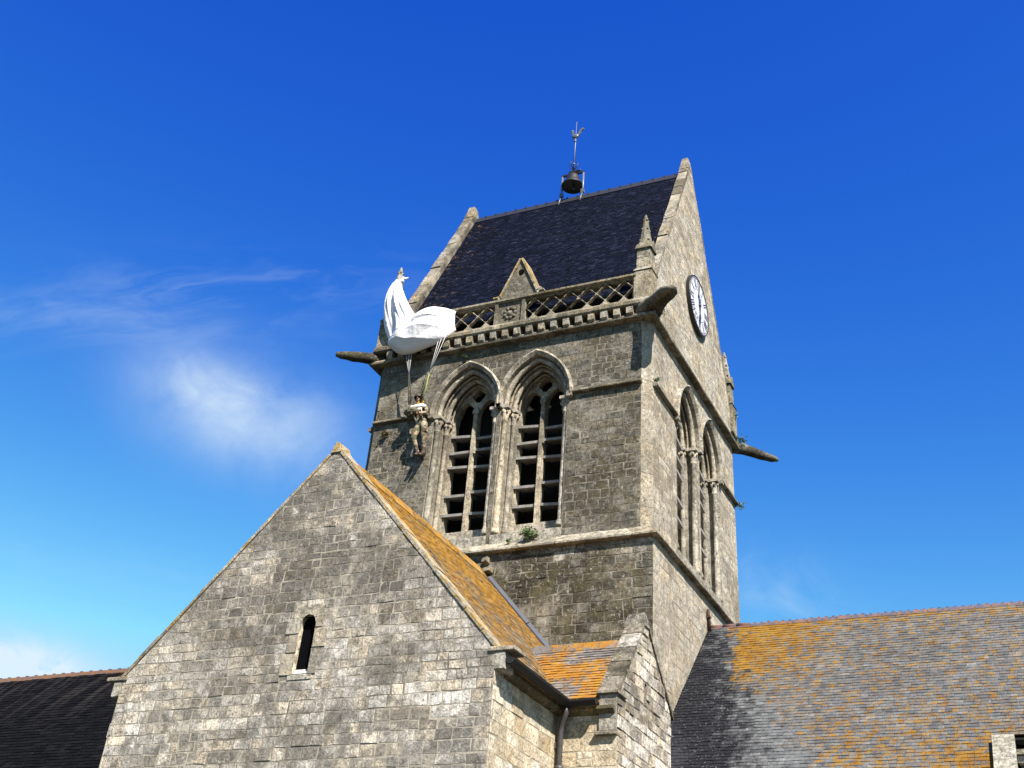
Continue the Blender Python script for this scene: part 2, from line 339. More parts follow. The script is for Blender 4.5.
PM['silk'] = cloth()
def ground_mat():
    m, n = newmat('village_green'); P = world_pos(n)
    f = n.noise(P, 3, 6, .7); b = n.noise(P, .05, 5, .6)
    c = n.mix(n.sstep(b, .45, .6), (.10, .095, .08, 1), (.04, .065, .02, 1))
    c = n.mix(1.0, c, n.ramp(f, [(.3, (.7,)*3), (.7, (1.25,)*3)]), 'MULTIPLY')
    return finish(m, n, c, .95, f, .5, .03)
GM = ground_mat()

# ------------------------------------------------------------------ mesh helpers
class MB:
    def __init__(s): s.v = []; s.f = []; s.m = []; s.r = []; s.sm = []
    def face(s, pts, mat=0, rnd=None, smooth=False):
        b = len(s.v); s.v.extend([tuple(p) for p in pts]); s.f.append(tuple(range(b, b+len(pts))))
        s.m.append(mat); s.r.append(random.random() if rnd is None else rnd); s.sm.append(smooth)
    def shared(s, verts, faces, mat=0, rnd=None, smooth=True):
        b = len(s.v); s.v.extend([tuple(p) for p in verts]); r = random.random() if rnd is None else rnd
        for f in faces:
            s.f.append(tuple(b+i for i in f)); s.m.append(mat); s.r.append(r); s.sm.append(smooth)
    def hexa(s, p, mat=0, rnd=None):
        r = random.random() if rnd is None else rnd
        s.shared(p, [(0, 3, 2, 1), (4, 5, 6, 7), (0, 1, 5, 4), (1, 2, 6, 5), (2, 3, 7, 6), (3, 0, 4, 7)], mat, r, False)
    def box(s, x0, y0, z0, x1, y1, z1, mat=0, rnd=None, bev=0.0):
        if bev <= 0:
            s.hexa([(x0, y0, z0), (x1, y0, z0), (x1, y1, z0), (x0, y1, z0), (x0, y0, z1), (x1, y0, z1), (x1, y1, z1), (x0, y1, z1)], mat, rnd); return
        r = random.random() if rnd is None else rnd
        b = bev; V = []
        for (z, i) in ((z0, b), (z0+b, 0), (z1-b, 0), (z1, b)):
            V += [(x0+i, y0+i, z), (x1-i, y0+i, z), (x1-i, y1-i, z), (x0+i, y1-i, z)]
        F = [(3, 2, 1, 0), (12, 13, 14, 15)]
        for k in range(3):
            for j in range(4):
                a = k*4+j; c = k*4+(j+1) % 4; F.append((a, c, c+4, a+4))
        s.shared(V, F, mat, r, False)
    def prism(s, poly, axis, a, b, mat=0, rnd=None, smooth=False, caps=True):
        """extrude a polygon; axis = 'x' -> poly is (y,z); 'y' -> (x,z); 'z' -> (x,y)"""
        def P(p, t): return {'x': (t, p[0], p[1]), 'y': (p[0], t, p[1]), 'z': (p[0], p[1], t)}[axis]
        n = len(poly); V = [P(p, a) for p in poly] + [P(p, b) for p in poly]
        F = [(i, (i+1) % n, n+(i+1) % n, n+i) for i in range(n)]
        if caps: F += [tuple(reversed(range(n))), tuple(range(n, 2*n))]
        s.shared(V, F, mat, rnd, smooth)
    def tube(s, path, rad, seg=8, mat=0, rnd=None, caps=True, smooth=True, up=None):
        path = [Vector(p) for p in path]; n = len(path)
        rads = rad if isinstance(rad, (list, tuple)) else [rad]*n
        V = []; prev = None
        for i, p in enumerate(path):
            t = (path[min(i+1, n-1)] - path[max(i-1, 0)]).normalized()
            if prev is None:
                a = Vector((0, 0, 1)) if abs(t.z) < .9 else Vector((0, 1, 0))
                x = t.cross(a).normalized()
            else: x = (prev - t*prev.dot(t)).normalized()
            prev = x; y = t.cross(x)
            for k in range(seg):
                a = 2*pi*k/seg; V.append(p + (x*cos(a) + y*sin(a))*rads[i])
        F = []
        for i in range(n-1):
            for k in range(seg):
                F.append((i*seg+k, i*seg+(k+1) % seg, (i+1)*seg+(k+1) % seg, (i+1)*seg+k))
        if caps: F += [tuple(reversed(range(seg))), tuple(range((n-1)*seg, n*seg))]
        s.shared(V, F, mat, rnd, smooth)
    def lathe(s, prof, cx, cy, seg=16, mat=0, rnd=None, smooth=True):
        V = []; n = len(prof)
        for (r, z) in prof:
            for k in range(seg): V.append((cx+r*cos(2*pi*k/seg), cy+r*sin(2*pi*k/seg), z))
        F = [(i*seg+k, i*seg+(k+1) % seg, (i+1)*seg+(k+1) % seg, (i+1)*seg+k) for i in range(n-1) for k in range(seg)]
        F += [tuple(reversed(range(seg))), tuple(range((n-1)*seg, n*seg))]
        s.shared(V, F, mat, rnd, smooth)
    def ball(s, c, r, seg=10, mat=0, rnd=None, sc=(1, 1, 1)):
        V = []; F = []; rings = max(4, seg//2)
        for i in range(rings+1):
            a = pi*i/rings
            for k in range(seg):
                b = 2*pi*k/seg; V.append((c[0]+r*sc[0]*sin(a)*cos(b), c[1]+r*sc[1]*sin(a)*sin(b), c[2]+r*sc[2]*cos(a)))
        for i in range(rings):
            for k in range(seg): F.append((i*seg+k, (i+1)*seg+k, (i+1)*seg+(k+1) % seg, i*seg+(k+1) % seg))
        s.shared(V, F, mat, rnd, True)
    def sheet(s, outline, holes, place, mat=0, rnd=None):
        """flat polygon with holes; place(u,v) -> 3-D point"""
        polys = [outline] + holes
        tri = tessellate_polygon([[Vector((p[0], p[1], 0)) for p in q] for q in polys])
        flat = [p for q in polys for p in q]
        s.shared([place(*p) for p in flat], [tuple(t) for t in tri], mat, rnd, False)
    def plate(s, outline, holes, place, t0, t1, mat=0, rnd=None):
        """plate with holes, place(u,v,t)"""
        s.sheet(outline, holes, lambda u, v: place(u, v, t0), mat, rnd)
        s.sheet(outline, holes, lambda u, v: place(u, v, t1), mat, rnd)
        for q in [outline] + holes:
            n = len(q)
            for i in range(n):
                a, b = q[i], q[(i+1) % n]
                s.face([place(*a, t0), place(*b, t0), place(*b, t1), place(*a, t1)], mat, rnd if rnd is not None else .5)
    def build(s, name, mats, parent=None, mpi=None):
        me = bpy.data.meshes.new(name); me.from_pydata(s.v, [], s.f); me.update()
        if not isinstance(mats, (list, tuple)): mats = [mats]
        for m in mats: me.materials.append(m)
        me.polygons.foreach_set('material_index', s.m); me.polygons.foreach_set('use_smooth', s.sm)
        at = me.attributes.new('rnd', 'FLOAT', 'FACE'); at.data.foreach_set('value', s.r)
        import bmesh
        bm = bmesh.new(); bm.from_mesh(me); bmesh.ops.recalc_face_normals(bm, faces=bm.faces); bm.to_mesh(me); bm.free()
        o = bpy.data.objects.new(name, me); col.objects.link(o)
        if parent is not None: attach(o, parent)
        return o
ROOTLOC = {}
def attach(o, parent):
    o.parent = parent
    if parent.type == 'EMPTY': o.matrix_parent_inverse = Matrix.Translation(-Vector(ROOTLOC[parent.name]))
def thing(name, loc, label, cat, group=None):
    o = bpy.data.objects.new(name, None); col.objects.link(o); o.location = loc; ROOTLOC[o.name] = tuple(loc)
    o.empty_display_size = .3
    return tag(o, label, cat, group)
def tag(o, label, cat, group=None):
    o['label'] = label; o['category'] = cat
    if group: o['group'] = group
    return o
def part(mb, name, mats, parent, label=None):
    o = mb.build(name, mats, parent)
    if label: o['label'] = label
    return o

# 2-D polygon tools
def clip(poly, px, py, nx, ny):
    """keep the side where (p - (px,py)) . n >= 0"""
    out = []
    for i in range(len(poly)):
        a, b = poly[i], poly[(i+1) % len(poly)]
        da = (a[0]-px)*nx + (a[1]-py)*ny; db = (b[0]-px)*nx + (b[1]-py)*ny
        if da >= 0: out.append(a)
        if (da > 0 and db < 0) or (da < 0 and db > 0):
            t = da/(da-db); out.append((a[0]+(b[0]-a[0])*t, a[1]+(b[1]-a[1])*t))
    return out
def area(p): return .5*sum(p[i][0]*p[(i+1) % len(p)][1]-p[(i+1) % len(p)][0]*p[i][1] for i in range(len(p)))
def ccw(p): return p if area(p) > 0 else list(reversed(p))
def clip_in(poly, outline, inset=0):
    for i in range(len(outline)):
        a, b = outline[i], outline[(i+1) % len(outline)]
        dx, dy = b[0]-a[0], b[1]-a[1]; L = math.hypot(dx, dy)
        if L < 1e-6: continue
        nx, ny = -dy/L, dx/L
        poly = clip(poly, a[0]+nx*inset, a[1]+ny*inset, nx, ny)
        if len(poly) < 3: return []
    return poly
def cut_hole(poly, hole, gap=.0):
    inter = clip_in(poly, hole)
    if len(inter) < 3 or abs(area(inter)) < 1e-5: return poly
    best = []; ba = 0
    for i in range(len(hole)):
        a, b = hole[i], hole[(i+1) % len(hole)]
        dx, dy = b[0]-a[0], b[1]-a[1]; L = math.hypot(dx, dy)
        if L < 1e-6: continue
        q = clip(poly, a[0]+dy/L*gap, a[1]-dx/L*gap, dy/L, -dx/L)
        if len(q) > 2 and abs(area(q)) > ba: best, ba = q, abs(area(q))
    return best if ba > .0015 else []
def masonry(mb, outline, holes, place, ch=(.15, .24), cw=(.22, .5), gap=.006, depth=(.006, .016), mats=(1, 0), tone=(0, 1), tonefn=None, v0=None, backing=True, hole_gap=.0, rough=.35):
    """coursed rubble: separate blocks standing a little proud of a mortar bed; place(u,v,out) -> 3-D"""
    outline = ccw(outline); holes = [ccw(h) for h in holes]
    if backing: mb.sheet(outline, [list(reversed(h)) for h in holes], lambda u, v: place(u, v, 0), mats[1], .5)
    us = [p[0] for p in outline]; vs = [p[1] for p in outline]
    v = min(vs) if v0 is None else v0
    while v < max(vs):
        h = random.uniform(*ch); h = min(h, max(vs)-v+.02)
        u = min(us) - random.uniform(0, .3)
        while u < max(us):
            wd = random.uniform(*cw)
            rects = [(u, v, u+wd, v+h)]
            if h > .2 and random.random() < .10: rects = [(u, v, u+wd, v+h*.5), (u, v+h*.5, u+wd, v+h)]
            for (a, b, c, d) in rects:
                j = lambda: random.uniform(-1, 1)*gap*rough*2
                q = [(a+gap+j(), b+gap+j()), (c-gap+j(), b+gap+j()), (c-gap+j(), d-gap+j()), (a+gap+j(), d-gap+j())]
                q = clip_in(q, outline, gap)
                for hl in holes:
                    if len(q) > 2: q = cut_hole(q, hl, hole_gap)
                if len(q) < 3 or abs(area(q)) < .0012: continue
                cx = sum(p[0] for p in q)/len(q); cy = sum(p[1] for p in q)/len(q)
                t = random.uniform(*tone)
                if tonefn: t = min(1, max(0, tonefn(cx, cy, t)))
                dp = random.uniform(*depth)*(2.2 if random.random() < .06 else 1); tx, ty = random.uniform(-.012, .012), random.uniform(-.012, .012)
                n = len(q); bot = [place(p[0], p[1], -.001) for p in q]; top = []
                for p in q:
                    L = math.hypot(p[0]-cx, p[1]-cy) or 1; s = min(.007, L*.3)/L
                    x, y = p[0]+(cx-p[0])*s, p[1]+(cy-p[1])*s
                    top.append(place(x, y, dp+(x-cx)*tx+(y-cy)*ty))
                V = bot+top; F = [tuple(range(n, 2*n))] + [(i, (i+1) % n, n+(i+1) % n, n+i) for i in range(n)]
                mb.shared(V, F, mats[0], t, False)
            u += wd
        v += h
def slates(mb, outline, place, ch=.115, cw=.2, mat=0, lift=.012, jit=.3, tonefn=None):
    """slates in half-bonded courses; place(u,s,out); s runs up the slope"""
    outline = ccw(outline)
    us = [p[0] for p in outline]; vs = [p[1] for p in outline]; k = 0; v = min(vs)
    while v < max(vs):
        u = min(us)-cw*(.5 if k % 2 else 0) - random.uniform(0, .15)*cw
        while u < max(us):
            wd = cw*random.uniform(1-jit, 1+jit)
            dv = random.uniform(-.008, .004)
            q = [(u+.002, v+dv), (u+wd-.002, v+dv+random.uniform(-.003, .003)), (u+wd-.002, v+ch+.02), (u+.002, v+ch+.02)]
            q = clip_in(q, outline)
            if len(q) > 2 and abs(area(q)) > .0008:
                l0 = lift*random.uniform(.7, 1.5); tw = random.uniform(-.004, .004); b = random.random()
                if tonefn: b = tonefn(q[0][0], q[0][1], b)
                n = len(q)
                top = [place(p[0], p[1], max(.001, l0*(1-(p[1]-v)/(ch+.02))+.0015+tw*(p[0]-u)/wd)) for p in q]
                bot = [place(p[0], p[1], -.004) for p in q]
                mb.shared(top+bot, [tuple(range(n))] + [(i, (i+1) % n, n+(i+1) % n, n+i) for i in range(n)], mat, b, False)
            u += wd
        v += ch; k += 1

# ------------------------------------------------------------------ setting
ZG = -10.6
g = MB(); S = 900
g.face([(-S, -S, ZG), (S, -S, ZG), (S, S, ZG), (-S, S, ZG)])
gr = g.build('ground', GM); gr['kind'] = 'structure'

# ================================================================== the church
TW, TD = 7.0, 6.69            # tower width and depth
CH = .2                       # chamfer of its corners
ZC = 5.08                     # underside of the cornice
GA = 12.42; GK = 1.975        # tower gable apex and slope
church = thing('church', (-3.5, 3.3, ZG), 'weathered grey stone church with saddleback bell tower, slate roofs and pointed belfry windows', 'church')

def PF(y): return lambda u, v, o=0: (u, y-o, v)          # facing -Y
def PR(x): return lambda u, v, o=0: (x+o, u, v)          # facing +X, u = y
def PL(x): return lambda u, v, o=0: (x-o, u, v)          # facing -X
def PB(y): return lambda u, v, o=0: (u, y+o, v)

# --- pointed arch outline: half width h, shared arc centres at +-E
ZS, E0, R0 = 3.46, .40, 1.20
def arch(h, zb, n=10, zs=ZS, e=E0):
    r = h+e; aa = math.acos(-e/r) if e < r else pi
    pts = [(-h, zb)]
    # left arc, centre (+e, zs)
    a_end = math.acos(e/r)
    L = [(e-r*cos(a_end*i/n), zs+r*sin(a_end*i/n)) for i in range(n+1)]
    pts += L + [(-x, z) for (x, z) in reversed(L[:-1])] + [(h, zb)]
    return pts
ZB = .40
HOLE = arch(.80, ZB)
WIN_F = (-4.40, -2.70); WIN_R = (2.52, 4.22)

# --- tower, upper stage
t = MB()
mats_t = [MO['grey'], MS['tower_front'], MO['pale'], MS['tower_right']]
def tone_front(u, v, t_):
    t_ += .5*mnoise.noise(Vector((u*.7, v*.7, 3.3)))+.3*mnoise.noise(Vector((u*2, v*2, 1.3)))
    if v > 4.3: t_ = t_*.6+.32
    if v < .5: t_ += .2
    return .05+t_*.62
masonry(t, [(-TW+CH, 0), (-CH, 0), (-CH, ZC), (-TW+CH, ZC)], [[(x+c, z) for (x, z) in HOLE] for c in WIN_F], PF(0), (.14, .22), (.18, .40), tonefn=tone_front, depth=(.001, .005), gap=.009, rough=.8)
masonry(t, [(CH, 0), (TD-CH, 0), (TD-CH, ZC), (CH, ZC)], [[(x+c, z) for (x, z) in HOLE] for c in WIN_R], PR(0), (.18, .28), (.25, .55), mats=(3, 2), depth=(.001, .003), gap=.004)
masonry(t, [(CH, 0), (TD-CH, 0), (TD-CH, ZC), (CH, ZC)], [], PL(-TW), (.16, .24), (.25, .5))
masonry(t, [(-TW+CH, 0), (-CH, 0), (-CH, ZC), (-TW+CH, ZC)], [], PB(TD), (.16, .24), (.25, .5))
for (ax, ay, bx, by, m) in ((-CH, 0, 0, CH, 3), (0, TD-CH, -CH, TD, 1), (-TW+CH, TD, -TW, TD-CH, 1), (-TW, CH, -TW+CH, 0, 1)):
    z = 0
    while z < ZC:
        h = min(random.uniform(.25, .42), ZC-z)
        if ZC-z-h < .08: h = ZC-z
        r_ = random.random()*.45; s = random.uniform(-.004, .004)
        nx, ny = (by-ay), -(bx-ax); L = math.hypot(nx, ny); nx, ny = nx/L*s, ny/L*s
        t.face([(ax+nx, ay+ny, z+.004), (bx+nx, by+ny, z+.004), (bx+nx, by+ny, z+h-.004), (ax+nx, ay+ny, z+h-.004)], m, r_)
        t.face([(ax, ay, z), (bx, by, z), (bx, by, z+h), (ax, ay, z+h)] if s > 0 else [(ax-nx*-2, ay-ny*-2, z), (bx-nx*-2, by-ny*-2, z), (bx-nx*-2, by-ny*-2, z+h), (ax-nx*-2, ay-ny*-2, z+h)], 2 if m == 3 else 0, .5)
        z += h
# gables (wall thickness .45, inside faces too)
def gable_out(y0=0, y1=TD): return [(y0, ZC), (y1, ZC), (y1, GA-GK*TD/2), (TD/2, GA-.02), (y0, GA-GK*TD/2)]
masonry(t, gable_out(), [], PR(0), (.18, .28), (.25, .55), mats=(3, 2), depth=(.001, .003), gap=.004, tone=(.25, 1))
masonry(t, gable_out(), [], PL(-TW), (.18, .28), (.25, .55))
t.sheet(gable_out(), [], lambda u, v: (-.26, u, v), 2, .5)
t.sheet(gable_out(), [], lambda u, v: (-TW+.32, u, v), 0, .5)
for x0, x1, m in ((-.26, 0, 2), (-TW, -TW+.32, 0)):
    q = gable_out()
    for i in range(len(q)):
        a, b = q[i], q[(i+1) % len(q)]
        t.face([(x0, *a), (x1, *a), (x1, *b), (x0, *b)], m, .5)
# front and rear parapet backing walls below the balustrade
part(t, 'tower_wall', mats_t, church)
# --- tower, lower stage
OL = .10
t = MB()
mats_l = [MO['grey'], MS['tower_low'], MO['pale'], MS['tower_right']]
def tone_low(u, v, t_): return t_*.7 + (.35 if v > -.35 else 0) + (.3 if u > -.5 and v < -.3 else 0)*random.random() + .5*mnoise.noise(Vector((u*.8, v*.8, 1)))
masonry(t, [(-TW-OL, -5), (OL, -5), (OL, -.04), (-TW-OL, -.04)], [], PF(-OL), (.14, .22), (.18, .4), tonefn=tone_low, depth=(.001, .008), mats=(1, 0), gap=.007, rough=.9)
def tone_lowr(u, v, t_):
    k = (v+1.2+.35*(u-2))   # paler up under the string, darker lower left
    return t_*.6 + .42*max(0, min(1, .5+k*.35))
masonry(t, [(-OL, -5), (TD+OL, -5), (TD+OL, -.04), (-OL, -.04)], [], PR(OL), (.17, .26), (.25, .5), mats=(3, 2), depth=(.001, .004), gap=.004, tonefn=tone_lowr)
t.box(-TW-OL+.02, -OL+.02, ZG, OL-.02, TD+OL-.02, -5.001, 0, .5)
t.box(-TW-OL+.02, .3, -5, -TW-OL+.1, TD, -.04, 0, .5); t.box(-TW, TD, -5, 0, TD+OL-.02, -.04, 0, .5)
part(t, 'lower_tower_wall', mats_l, church)
# --- string courses
def ring(mb, prof, x0=-TW, x1=0, y0=0, y1=TD, sides='FRBL', gap_f=(), gap_r=(), rnd=None):
    """run a moulding profile (out, z) round the tower, mitred at its corners"""
    cs = {'F': lambda o: ((x0-o, y0-o), (x1+o, y0-o)), 'R': lambda o: ((x1+o, y0-o), (x1+o, y1+o)), 'B': lambda o: ((x1+o, y1+o), (x0-o, y1+o)), 'L': lambda o: ((x0-o, y1+o), (x0-o, y0-o))}
    for s in sides:
        n = 14
        for k in range(n):
            V = []; f0, f1 = k/n, (k+1)/n; rr = random.random()
            for f in (f0, f1):
                for (o, z) in prof:
                    a, b = cs[s](o); V.append((a[0]+(b[0]-a[0])*f, a[1]+(b[1]-a[1])*f, z+random.uniform(-.004, .004)*(0 if f in (0, 1) else 1)))
            m = len(prof); F = [(i, i+1, m+i+1, m+i) for i in range(m-1)]
            mb.shared(V, F, 0, rr, False)
s = MB()
ring(s, [(-.02, .24), (.0, .22), (OL+.10, .04), (OL+.125, .01), (OL+.125, -.025), (OL+.11, -.04), (OL-.02, -.042)])
part(s, 'sill_string', MS['corbel'], church)
s = MB()
ring(s, [(-.02, ZC+.12), (.08, ZC+.11), (.155, ZC+.075), (.17, ZC+.04), (.16, ZC), (.14, ZC-.012), (-.02, ZC-.02)])
part(s, 'cornice_string', MS['dressed_grey'], church)
# mid string, stopped at the windows
s = MB()
MP = [(0, 3.56), (.05, 3.54), (.10, 3.49), (.10, 3.45), (.05, 3.40), (0, 3.38)]
def bar(mb, place, u0, u1, prof, segs=6):
    for k in range(segs):
        a, b = u0+(u1-u0)*k/segs, u0+(u1-u0)*(k+1)/segs
        V = [place(a, z, o) for (o, z) in prof] + [place(b, z, o) for (o, z) in prof]; m = len(prof)
        F = [(i, i+1, m+i+1, m+i) for i in range(m-1)]
        if k == 0: F.append(tuple(range(m)))
        if k == segs-1: F.append(tuple(range(2*m-1, m-1, -1)))
        mb.shared(V, F, 0, None, False)
MP = [(0, 3.56), (.06, 3.54), (.105, 3.50), (.105, 3.47), (.09, 3.455), (0, 3.45)]
for pl_, u0, u1, k_ in ((PF(0), -TW+CH-.02, WIN_F[0]-.82, 6), (PF(0), WIN_F[1]+.80, -CH+.02, 10), (PR(0), CH-.02, WIN_R[0]-.82, 6), (PR(0), WIN_R[1]+.82, TD-CH+.02, 6), (PL(-TW), CH-.02, TD-CH+.02, 8)):
    s = MB(); bar(s, pl_, u0, u1, MP, k_); part(s, 'mid_string', MS['dressed_grey'], church)

# --- belfry windows: jambs and arch orders, with columns, hood, tracery and louvres as sub-parts
def make_window(centre_matrix, mat_j, front=.46):
    jm = MB()
    hs = [.80, .69, .59]; ys = [0, .24, .46, .80]
    def rib(h, y0, y1):
        A = arch(h, ZB, 14)
        for i in range(len(A)-1):
            jm.face([(A[i][0], y0, A[i][1]), (A[i+1][0], y0, A[i+1][1]), (A[i+1][0], y1, A[i+1][1]), (A[i][0], y1, A[i][1])], 0, .3+.5*((i*7) % 5)/5)
    for k in range(3): rib(hs[k], ys[k]-(.0 if k else .012), ys[k+1])
    for k in range(2):
        A, B = arch(hs[k], ZB, 14), arch(hs[k+1], ZB, 14)
        for i in range(len(A)-1):
            jm.face([(A[i][0], ys[k+1], A[i][1]), (A[i+1][0], ys[k+1], A[i+1][1]), (B[i+1][0], ys[k+1], B[i+1][1]), (B[i][0], ys[k+1], B[i][1])], 0, .3+.5*((i*3) % 5)/5)
    # voussoir ring just proud of the wall
    n = 15
    for i in range(n):
        A, B = arch(.80, ZS, n*2//2), arch(.90, ZS, n*2//2)
    # arch rolls
    for h, y, r in ((.745, .08, .062), (.64, .31, .055)):
        A = arch(h, ZS-.02, 14)[1:-1]
        jm.tube([(x, y, z) for (x, z) in A], r, 10, 0, .7, False)
        A = arch(h-.065, ZS, 14)[1:-1]
        jm.tube([(x, y+.11, z) for (x, z) in A], .024, 6, 0, .4, False)
    # sloping sill
    jm.hexa([(-.80, -.03, ZB-.22), (.80, -.03, ZB-.22), (.80, .85, ZB-.22), (-.80, .85, ZB-.22), (-.80, -.03, ZB), (.80, -.03, ZB), (.80, .85, ZB+.34), (-.80, .85, ZB+.34)], 0, .6)
    jm.box(-.595, .40, ZB+.10, .595, .62, ZB+.36, 0, .7, .01)
    win = jm.build('belfry_window', mat_j); win.parent = church
    win.matrix_parent_inverse = Matrix.Translation(-Vector(ROOTLOC[church.name]))
    win.matrix_basis = centre_matrix
    def sub(mb, name, mats):
        o = mb.build(name, mats); o.parent = win; return o
    h = MB(); O = arch(.93, ZS, 14)[1:-1]; I = arch(.81, ZS, 14)[1:-1]
    for i in range(len(O)-1):
        r_ = random.random()
        a, b, c, d = I[i], I[i+1], O[i+1], O[i]
        V = []
        for (p, q) in ((a, d), (b, c)):
            mid = (p[0]*.35+q[0]*.65, p[1]*.35+q[1]*.65)
            V += [(p[0], .0, p[1]), (p[0], -.07, p[1]), (mid[0], -.13, mid[1]), (q[0], -.10, q[1]), (q[0], .0, q[1])]
        h.shared(V, [(i_, i_+1, 6+i_, 5+i_) for i_ in range(4)], 0, r_, False)
    for sx in (-1, 1):   # label stops
        h.box(sx*.865-.065, -.11, ZS-.10, sx*.865+.065, 0, ZS+.03, 0, .5, .02)
    sub(h, 'hood_mould', mat_j)
    for (x, y, r) in ((.74, .08, .066), (.635, .32, .056)):
        for sx in (-1, 1):
            c = MB(); z0 = ZB+.02+.3*y
            c.lathe([(r*1.55, z0), (r*1.55, z0+.07), (r*1.35, z0+.09), (r*1.3, z0+.13), (r, z0+.17), (r, 1.9), (r*.985, 1.905), (r*.985, 1.915), (r, 1.92), (r, 3.05), (r*1.22, 3.07), (r*1.22, 3.095), (r, 3.115), (r*1.15, 3.2), (r*1.75, 3.36)], sx*x, y, 12, 0, random.random())
            for k in range(6):     # leaf crockets of the capital
                a = 2*pi*k/6+.3; c.ball((sx*x+cos(a)*r*1.35, y+sin(a)*r*1.35, 3.30), .035, 6, 0, .4, (1, 1, 1.5))
            q = r*1.9; c.box(sx*x-q, y-q, 3.36, sx*x+q, y+q, 3.445, 0, .6, .012)
            sub(c, 'column', mat_j)
    # tracery plate
    tr = MB()
    def lancet(cx, hw, zb, zs):
        e = hw*.55; r_ = hw+e; ae = math.acos(e/r_); L = [(cx+e-r_*cos(ae*i/6), zs+r_*sin(ae*i/6)) for i in range(7)]
        return [(cx-hw, zb)] + L + [(2*cx-x, z) for (x, z) in reversed(L[:-1])] + [(cx+hw, zb)]
    zb = ZB+.30
    outer = arch(.595, zb-.02, 12)
    ocu = [(.16*(.8+.25*abs(cos(2*a)))*cos(a), 4.12+.165*(.8+.25*abs(cos(2*a)))*sin(a)) for a in [2*pi*i/20 for i in range(20)]]
    holes = [list(reversed(lancet(-.300, .252, zb+.02, 3.62))), list(reversed(lancet(.300, .252, zb+.02, 3.62))), list(reversed(ocu))]
    tr.plate(outer, holes, lambda u, v, d: (u, d, v), .52, .66, 0, .75)
    tr.prism([(-.045, .44), (.045, .44), (.055, .52), (-.055, .52)], 'z', zb, 3.80, 0, .85)
    tr.box(-.075, .43, 3.62, .075, .54, 3.74, 0, .6, .015)
    sub(tr, 'tracery', MS['dressed'])
    LZ = (1.21, 1.66, 2.29, 2.68, 3.05); nr = 5
    random.seed(5+int(front*100))
    for k in range(nr):
        z = LZ[k]
        for sx in (-1, 1):
            if k == 5 and sx > 0: continue
            l = MB(); jz = random.uniform(-.04, .04); tl = random.uniform(-.02, .02)
            xa, xb = (-.59, -.03) if sx < 0 else (.03, .585); yf = front if sx < 0 else .50
            l.hexa([(xa, yf, z+jz-.02+tl), (xb, yf+.04, z+jz-.02-tl), (xb, 1.0, z+jz+.12), (xa, 1.0, z+jz+.12),
                    (xa, yf-.01, z+jz+.035+tl), (xb, yf+.03, z+jz+.035-tl), (xb, 1.0, z+jz+.17), (xa, 1.0, z+jz+.17)], 0, .5)
            sub(l, 'louvre', PM['louvre'])
    return win
for c in WIN_F: make_window(Matrix.Translation((c, 0, 0)), MS['dressed'])
for c in WIN_R: make_window(Matrix.Translation((0, c, 0)) @ Matrix.Rotation(pi/2, 4, 'Z'), MS['dressed'], .06)
bc = MB(); bc.box(-5.9, 1.15, .0, -1.15, 5.6, 5.0, 0)  # added unseen box that keeps the belfry openings dark inside
part(bc, 'belfry_dark_box', PM['dark'], church)

# --- tower roof between the gables
RZ = 12.06
rf = MB(); sl_ = math.atan(GK); Ls = (RZ-6.10)/sin(sl_)
y_e = TD/2-(RZ-6.10)/GK
def proof(u, s_, o=0): return (u, y_e+s_*cos(sl_)-o*sin(sl_), 6.10+s_*sin(sl_)+o*cos(sl_))
def proofb(u, s_, o=0): p = proof(u, s_, o); return (p[0], TD-p[1], p[2])
slates(rf, [(-TW+.31, 0), (-.25, 0), (-.25, Ls), (-TW+.31, Ls)], proof, .10, .15, lift=.008)
slates(rf, [(-TW+.31, 0), (-.25, 0), (-.25, Ls), (-TW+.31, Ls)], proofb, .26, .4)
for pr in (proof, proofb): rf.face([pr(-TW+.31, 0, -.006), pr(-.25, 0, -.006), pr(-.25, Ls, -.006), pr(-TW+.31, Ls, -.006)], 0, .3)
roof_t = part(rf, 'tower_roof', SL['tower'], church)
rd = MB(); x = -TW+.32
while x < -.32:
    L = min(.33, -.27-x)
    rd.prism([(TD/2-.13, RZ-.20), (TD/2-.11, RZ-.18), (TD/2, RZ+.045), (TD/2+.11, RZ-.18), (TD/2+.13, RZ-.20), (TD/2, RZ+.0)], 'x', x+.004, x+L-.004, 0)
    rd.prism([(TD/2-.03, RZ), (TD/2+.03, RZ), (TD/2+.03, RZ+.06), (TD/2-.03, RZ+.06)], 'x', x+L-.05, x+L-.01, 0)
    x += L
rd.build('ridge_tiles', PM['ridge_dark'], roof_t)
for y0_, y1_ in ((.10, .42), (TD-.42, TD-.1)):
    lead = MB(); lead.box(-TW+.33, y0_, 5.95, -.27, y1_, 6.02, 0); lead.build('lead_gutter', PM['lead'], roof_t)
